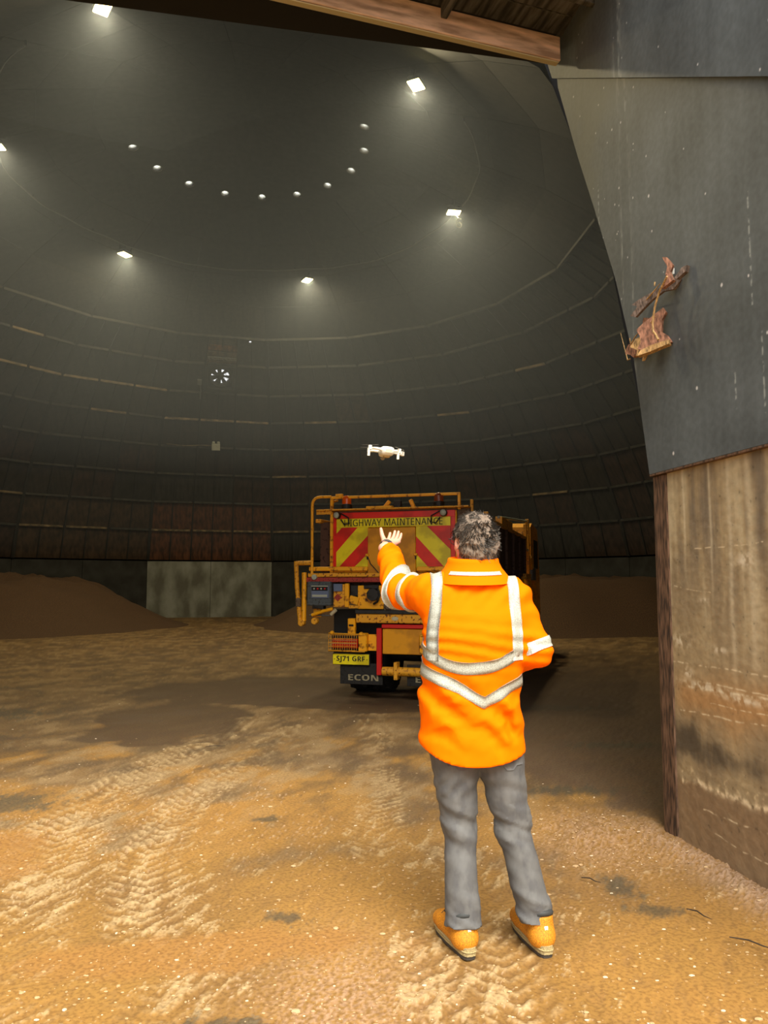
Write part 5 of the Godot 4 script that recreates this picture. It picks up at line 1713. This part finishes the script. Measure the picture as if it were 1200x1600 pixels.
func boot_field(p: Vector3) -> float:     # boot frame: toe towards -z, heel at +z, sole on y = 0
	var d := cap(p, Vector3(0, 0.060, 0.085), Vector3(0, 0.062, -0.10), 0.047, 0.044)
	d = smin(d, cap(p, Vector3(0, 0.058, -0.10), Vector3(-0.004, 0.052, -0.150), 0.045, 0.037), 0.02)
	d = smin(d, cap(p, Vector3(0, 0.07, 0.075), Vector3(0, 0.135, 0.070), 0.050, 0.049), 0.03)
	d = smin(d, cap(p, Vector3(0, 0.075, -0.05), Vector3(0, 0.13, 0.045), 0.042, 0.042), 0.025)
	d += n1.get_noise_3d(p.x * 250.0, p.y * 250.0, p.z * 250.0) * 0.003
	return max(max(d, 0.030 - p.y), p.y - 0.150 - 0.15 * max(0.0, -p.z))

func boot(called: String, at: Vector3, turn: float, parent: Node, leather: Material, pale: Material):
	var o := Node3D.new()
	o.name = called
	parent.add_child(o, true)
	o.position = at
	o.rotation.y = turn
	mi("upper", boot_mesh, leather, o)
	var outline := []
	for k in 28:
		var a := TAU * k / 28.0
		var z := cos(a) * 0.158 - 0.018
		var w := 0.047 + 0.006 * cos(a * 2.0) - 0.006 * smoothstep(-0.02, 0.08, z)
		outline.append(Vector2(signf(sin(a)) * pow(absf(sin(a)), 0.62) * w, z))
	var so := MB.new()
	so.prism(outline, -0.046, -0.014, Transform3D(Basis(Vector3.RIGHT, PI / 2), Vector3.ZERO))
	var s := mi("sole", so.done(), pale, o)
	s.scale = Vector3(1, 1, 1)
	var tread := MB.new()
	var o2 := []
	for q in outline: o2.append(q * 0.97)
	tread.prism(o2, -0.015, 0.0, Transform3D(Basis(Vector3.RIGHT, PI / 2), Vector3.ZERO))
	mi("tread", tread.done(), M.sole_dark, o)
	var groove := MB.new()
	var ring := []
	for q in outline: ring.append(Vector3(q.x * 1.005, 0.030, q.y * 1.005))
	groove.tube(ring, 0.0035, 5, true)
	mi("welt", groove.done(), pale, o)
	var pad := MB.new()
	var pr := []
	for k in 20: pr.append(Vector3(cos(TAU * k / 20.0) * 0.043, 0.148 + 0.014 * sin(TAU * k / 20.0), 0.062 + sin(TAU * k / 20.0) * 0.046))
	pad.tube(pr, 0.013, 8, true)
	mi("padded_collar", pad.done(), M.boot_pad, o)
	var tab := MB.new()
	tab.box(Vector3(0, 0.100, 0.1225), Vector3(0.016, 0.034, 0.006), Basis(Vector3.RIGHT, -0.1), 0.002)
	mi("pull_tab", tab.done(), M.white_paint, o)
	for k in 4:
		var lace := MB.new()
		var zz := -0.085 + 0.03 * k
		var yy := 0.104 + 0.020 * k
		lace.tube([Vector3(-0.03, yy - 0.006, zz), Vector3(0, yy + 0.012, zz - 0.006), Vector3(0.03, yy - 0.006, zz)], 0.004, 6)
		mi("lace", lace.done(), M.black, o)
var boot_mesh: ArrayMesh

func build_person():
	var t := thing("person", "person in orange reflective jacket, grey jeans and tan boots, seen from behind raising one hand", "person", Vector3(0.475, 0, -3.35))
	var orange := plain(Color(1.0, 0.45, 0.0), 0.8, 0.0, 0.15)
	orange.rim_enabled = false
	var tape := dirty(Color(0.80, 0.81, 0.76), M.g_fine, Vector3(6, 6, 6), 0.35)
	var skin := plain(Color(0.86, 0.62, 0.52), 0.5)
	skin.subsurf_scatter_enabled = true
	skin.subsurf_scatter_strength = 0.15
	var denim := dirty(Color(0.405, 0.405, 0.40), grain(61, 0.012, [Color(0.80, 0.80, 0.82), Color(0.92, 0.92, 0.92), Color(1, 1, 1)], [0.3, 0.5, 0.75]), Vector3(2.2, 1.2, 2.2), 0.85)
	var leather := dirty(Color(0.90, 0.58, 0.10), M.g_fine, Vector3(5, 5, 5), 0.7)
	var pale := dirty(Color(0.74, 0.66, 0.46), M.g_fine, Vector3(6, 6, 6), 0.8)
	M.sole_dark = plain(Color(0.22, 0.19, 0.16), 0.8)
	M.boot_pad = plain(Color(0.20, 0.21, 0.21), 0.7)
	# clothes
	mi("jacket", net(jacket, Vector3(-0.56, 0.70, -0.48), Vector3(0.28, 1.76, 0.24), 0.008, 0.03), orange, t)
	mi("jeans", net(trousers, Vector3(-0.33, 0.05, -0.18), Vector3(0.26, 1.0, 0.20), 0.009, 0.02), denim, t)
	for q in [[-0.155, 0.0], [0.045, 0.03]]:
		var pk := []
		for i in 9:
			var row := []
			for j in 5:
				var x: float = q[0] - 0.055 + 0.11 * i / 8.0
				var y: float = 0.80 - (0.050 + (0.018 if absf(i - 4) < 2 else 0.0)) * j / 4.0
				row.append(leave(trousers, Vector3(x, y, 0.0), Vector3(0, 0, 1)))
			pk.append(row)
		mi("back_pocket", ribbon(pk, 0.004), denim, t)
	# collar
	var cc := Vector3(-0.088, 0.0, 0.0)
	var cl := MB.new()
	var xf := Transform3D(Basis(Vector3.RIGHT, 0.10).scaled(Vector3(1.12, 1.0, 0.95)), Vector3(-0.088, 1.54, -0.002))
	cl.lathe([Vector2(0.150, -0.035), Vector2(0.134, -0.005), Vector2(0.112, 0.025), Vector2(0.100, 0.052), Vector2(0.098, 0.066), Vector2(0.090, 0.070), Vector2(0.086, 0.05), Vector2(0.092, 0.0)], 36, xf)
	mi("collar", cl.done(), orange, t)
	var ct := MB.new()
	var rows_c := []
	for k in 15:
		var a := PI * 0.5 + (k - 7) * 0.125
		var row := []
		for e in [Vector2(0.129, 0.004), Vector2(0.119, 0.018)]: row.append(xf * Vector3(cos(a) * e.x * 1.02, e.y, sin(a) * e.x * 1.02))
		rows_c.append(row)
	mi("collar_tape", ribbon(rows_c, 0.0), tape, t)
	# reflective tape: two hoops and two braces
	var hoop := func(centre: Callable, width: float):
		var rows := []
		for k in 73:
			var a := -PI + TAU * k / 72.0
			var y: float = centre.call(sin(a), cos(a) > 0.0)
			var row := []
			for j in 4:
				var yy: float = y - width * 0.5 + width * j / 3.0
				row.append(leave(jacket if sin(a) < 0.55 and cos(a) > 0.3 else torso_f, Vector3(-0.102, yy, 0.005), Vector3(sin(a), 0, cos(a))))
			rows.append(row)
		return rows
	mi("reflective_tape", ribbon(hoop.call(func(s, back): return (1.152 + 0.085 * pow(absf(s), 3.0) + 0.01 * s) if back else 1.245, 0.050), 0.004), tape, t)
	mi("reflective_tape", ribbon(hoop.call(func(s, back): return (1.012 + (0.125 * pow(absf(s - 0.25) / 1.25, 1.15) if s < 0.25 else 0.085 * pow((s - 0.25) / 0.75, 1.1))) if back else (1.13 - 0.03 * s), 0.050), 0.004), tape, t)
	var body := jacket
	for s in [[-0.272, -0.250], [0.080, 0.070]]:
		var rows := []
		for k in 40:
			var f := k / 39.0
			var row := []
			for j in 4:
				var x: float = lerpf(s[0], s[1], smoothstep(0.2, 0.75, f)) + (j - 1.5) * 0.0155
				if f < 0.55:
					row.append(leave(body, Vector3(x, lerpf(1.18, 1.40, f / 0.55), 0.0), Vector3(0, 0, 1)))
				else:
					var a := (f - 0.55) / 0.45 * PI * 0.97
					row.append(leave(body, Vector3(x, 1.40, 0.0), Vector3(0, sin(a), cos(a))))
			rows.append(row)
		mi("reflective_tape", ribbon(rows, 0.0045), tape, t)
	# bands on the sleeves
	for q in [[L_SH, L_EL, 0.60], [L_SH, L_EL, 0.98], [R_SH, R_EL, 0.90]]:
		var a: Vector3 = q[0]
		var b: Vector3 = q[1]
		var ax := (b - a).normalized()
		var ex := ax.cross(Vector3.UP).normalized()
		var ey := ax.cross(ex)
		var rows := []
		for k in 41:
			var an := -TAU * k / 40.0
			var row := []
			for j in 4:
				row.append(leave(arms_f if q[0] == R_SH else jacket, a.lerp(b, q[2]) + ax * (j - 1.5) * 0.0155, (ex * cos(an) + ey * sin(an))))
			rows.append(row)
		mi("reflective_tape", ribbon(rows, 0.005, a.lerp(b, q[2])), tape, t)
	# hands
	make_fingers(0.42)
	var hm := net(hand_field, Vector3(-0.09, -0.08, -0.04), Vector3(0.06, 0.18, 0.09), 0.0032, 0.004)
	var hl := mi("hand", hm, skin, t)
	var fy := Vector3(0.34, 0.30, -0.89).normalized()
	var fz := (Vector3(-0.12, 0.92, 0.38) - fy * Vector3(-0.12, 0.92, 0.38).dot(fy)).normalized()
	hl.basis = Basis(fy.cross(fz), fy, fz)
	hl.position = L_WR + (L_WR - L_EL).normalized() * 0.035
	var nail := plain(Color(0.90, 0.70, 0.62), 0.3)
	var wb := MB.new()
	wb.lathe([Vector2(0.031, -0.010), Vector2(0.034, -0.008), Vector2(0.034, 0.008), Vector2(0.031, 0.010)], 24, Transform3D(Basis.IDENTITY, Vector3(0, -0.012, 0)))
	mi("watch_strap", wb.done(), M.boot_pad, hl)
	var hr := mi("hand", hm, skin, t)
	var ry := (R_WR - R_EL).normalized()
	var rz := (Vector3(-0.3, 0.9, 0) - ry * Vector3(-0.3, 0.9, 0).dot(ry)).normalized()
	hr.basis = Basis(-ry.cross(rz), ry, rz)
	hr.position = R_WR + ry * 0.03
	# head
	var head := Node3D.new()
	head.name = "head"
	t.add_child(head)
	head.position = Vector3(-0.083, 1.678, -0.012)
	head.rotation = Vector3(0.10, 0.36, 0.0)
	mi("face", net(skull, Vector3(-0.11, -0.21, -0.14), Vector3(0.11, 0.13, 0.13), 0.0038, 0.006), skin, head)
	var hairm := plain(Color.WHITE, 0.75)
	hairm.vertex_color_use_as_albedo = true
	var base := plain(Color(0.47, 0.41, 0.355), 0.85)
	mi("hair", net(hair_field, Vector3(-0.12, -0.12, -0.12), Vector3(0.12, 0.15, 0.15), 0.0042, 0.012), base, head)
	mi("hair_curls", curls(), hairm, head)
	for s in [-1, 1]:
		var ey := MB.new()
		ey.lathe([Vector2(0, 0.0115), Vector2(0.006, 0.0098), Vector2(0.0098, 0.006), Vector2(0.0115, 0), Vector2(0.0098, -0.006), Vector2(0, -0.0115)], 14)
		mi("eye", ey.done(), M.white_paint, head, Vector3(s * 0.031, 0.004, -0.078))
	var gl := MB.new()
	for s in [-1, 1]:
		var rr := []
		for k in 18: rr.append(Vector3(s * 0.033 + cos(TAU * k / 18.0) * 0.026, 0.002 + sin(TAU * k / 18.0) * 0.019, -0.112))
		gl.tube(rr, 0.0016, 5, true)
		gl.tube([Vector3(s * 0.059, 0.006, -0.112), Vector3(s * 0.078, 0.008, -0.09), Vector3(s * 0.083, 0.008, 0.0), Vector3(s * 0.083, -0.012, 0.018)], 0.0018, 5)
	gl.tube([Vector3(-0.008, 0.006, -0.112), Vector3(0, 0.009, -0.113), Vector3(0.008, 0.006, -0.112)], 0.0016, 5)
	mi("glasses", gl.done(), M.boot_pad, head)
	# boots
	boot_mesh = net(boot_field, Vector3(-0.07, 0.02, -0.21), Vector3(0.07, 0.21, 0.15), 0.006, 0.005)
	boot("boot", Vector3(-0.172, 0.0, 0.0), 0.34, t, leather, pale)
	boot("boot", Vector3(0.152, 0.0, -0.02), 0.24, t, leather, pale)

func curls() -> ArrayMesh:
	rng.seed = 31
	var v := PackedVector3Array()
	var nr := PackedVector3Array()
	var cc := PackedColorArray()
	var ix := PackedInt32Array()
	var made := 0
	while made < 2600:
		var dir := Vector3(rng.randfn(0, 1), rng.randfn(0.25, 1), rng.randfn(0.5, 1)).normalized()
		var p := leave(hair_field, Vector3(0, 0.01, 0.025), dir)
		if hair_field(p + dir * 0.002) > 0.02 or p.z < -0.055 and p.y < 0.05 or p.y < -0.095: continue
		if p.length() > 0.16: continue
		made += 1
		# swirl from the crown, then a random curl
		var crown := Vector3(0.012, 0.10, 0.075)
		var n := (p - Vector3(0, 0.01, 0.02)).normalized()
		var away := (p - crown)
		var tan := (away - n * away.dot(n)).normalized()
		var sw := n.cross(tan)
		tan = (tan * 0.7 + sw * (0.5 + n1.get_noise_3dv(p * 600.0) * 1.6) + Vector3(rng.randfn(0, 0.25), rng.randfn(0, 0.25), rng.randfn(0, 0.25))).normalized()
		var side := n.cross(tan).normalized()
		var l := rng.randf_range(0.018, 0.034)
		var bendk := rng.randf_range(-1.0, 1.0) * 0.9 + n2.get_noise_3dv(p * 500.0) * 2.0
		var tone := rng.randf()
		var col := Color(0.24, 0.195, 0.155).lerp(Color(0.70, 0.62, 0.54), tone * tone)
		var pos := p - n * 0.003
		var start := v.size()
		var d := tan
		for i in 5:
			var f := i / 4.0
			var rad := lerpf(0.0017, 0.0004, f)
			var up := n
			var sd := d.cross(up).normalized()
			for k in 3:
				var a := TAU * k / 3.0
				var off := sd * cos(a) + up * sin(a)
				v.append(pos + off * rad); nr.append(off); cc.append(col)
			pos += d * l / 4.0 + n * 0.0016 * (1.5 - f * 3.0)
			d = d.rotated(n, bendk * 0.35)
		for i in 4:
			for k in 3:
				var a0 := start + i * 3 + k; var a1 := start + i * 3 + (k + 1) % 3
				for e in [a0, a0 + 3, a1, a1, a0 + 3, a1 + 3]: ix.append(e)
	var arr := []
	arr.resize(Mesh.ARRAY_MAX)
	arr[Mesh.ARRAY_VERTEX] = v
	arr[Mesh.ARRAY_NORMAL] = nr
	arr[Mesh.ARRAY_COLOR] = cc
	arr[Mesh.ARRAY_INDEX] = ix
	var m := ArrayMesh.new()
	m.add_surface_from_arrays(Mesh.PRIMITIVE_TRIANGLES, arr)
	return m

func build_objects():
	build_truck()
	print("truck ", Time.get_ticks_msec())
	build_person()
	print("person ", Time.get_ticks_msec())
	build_drone()
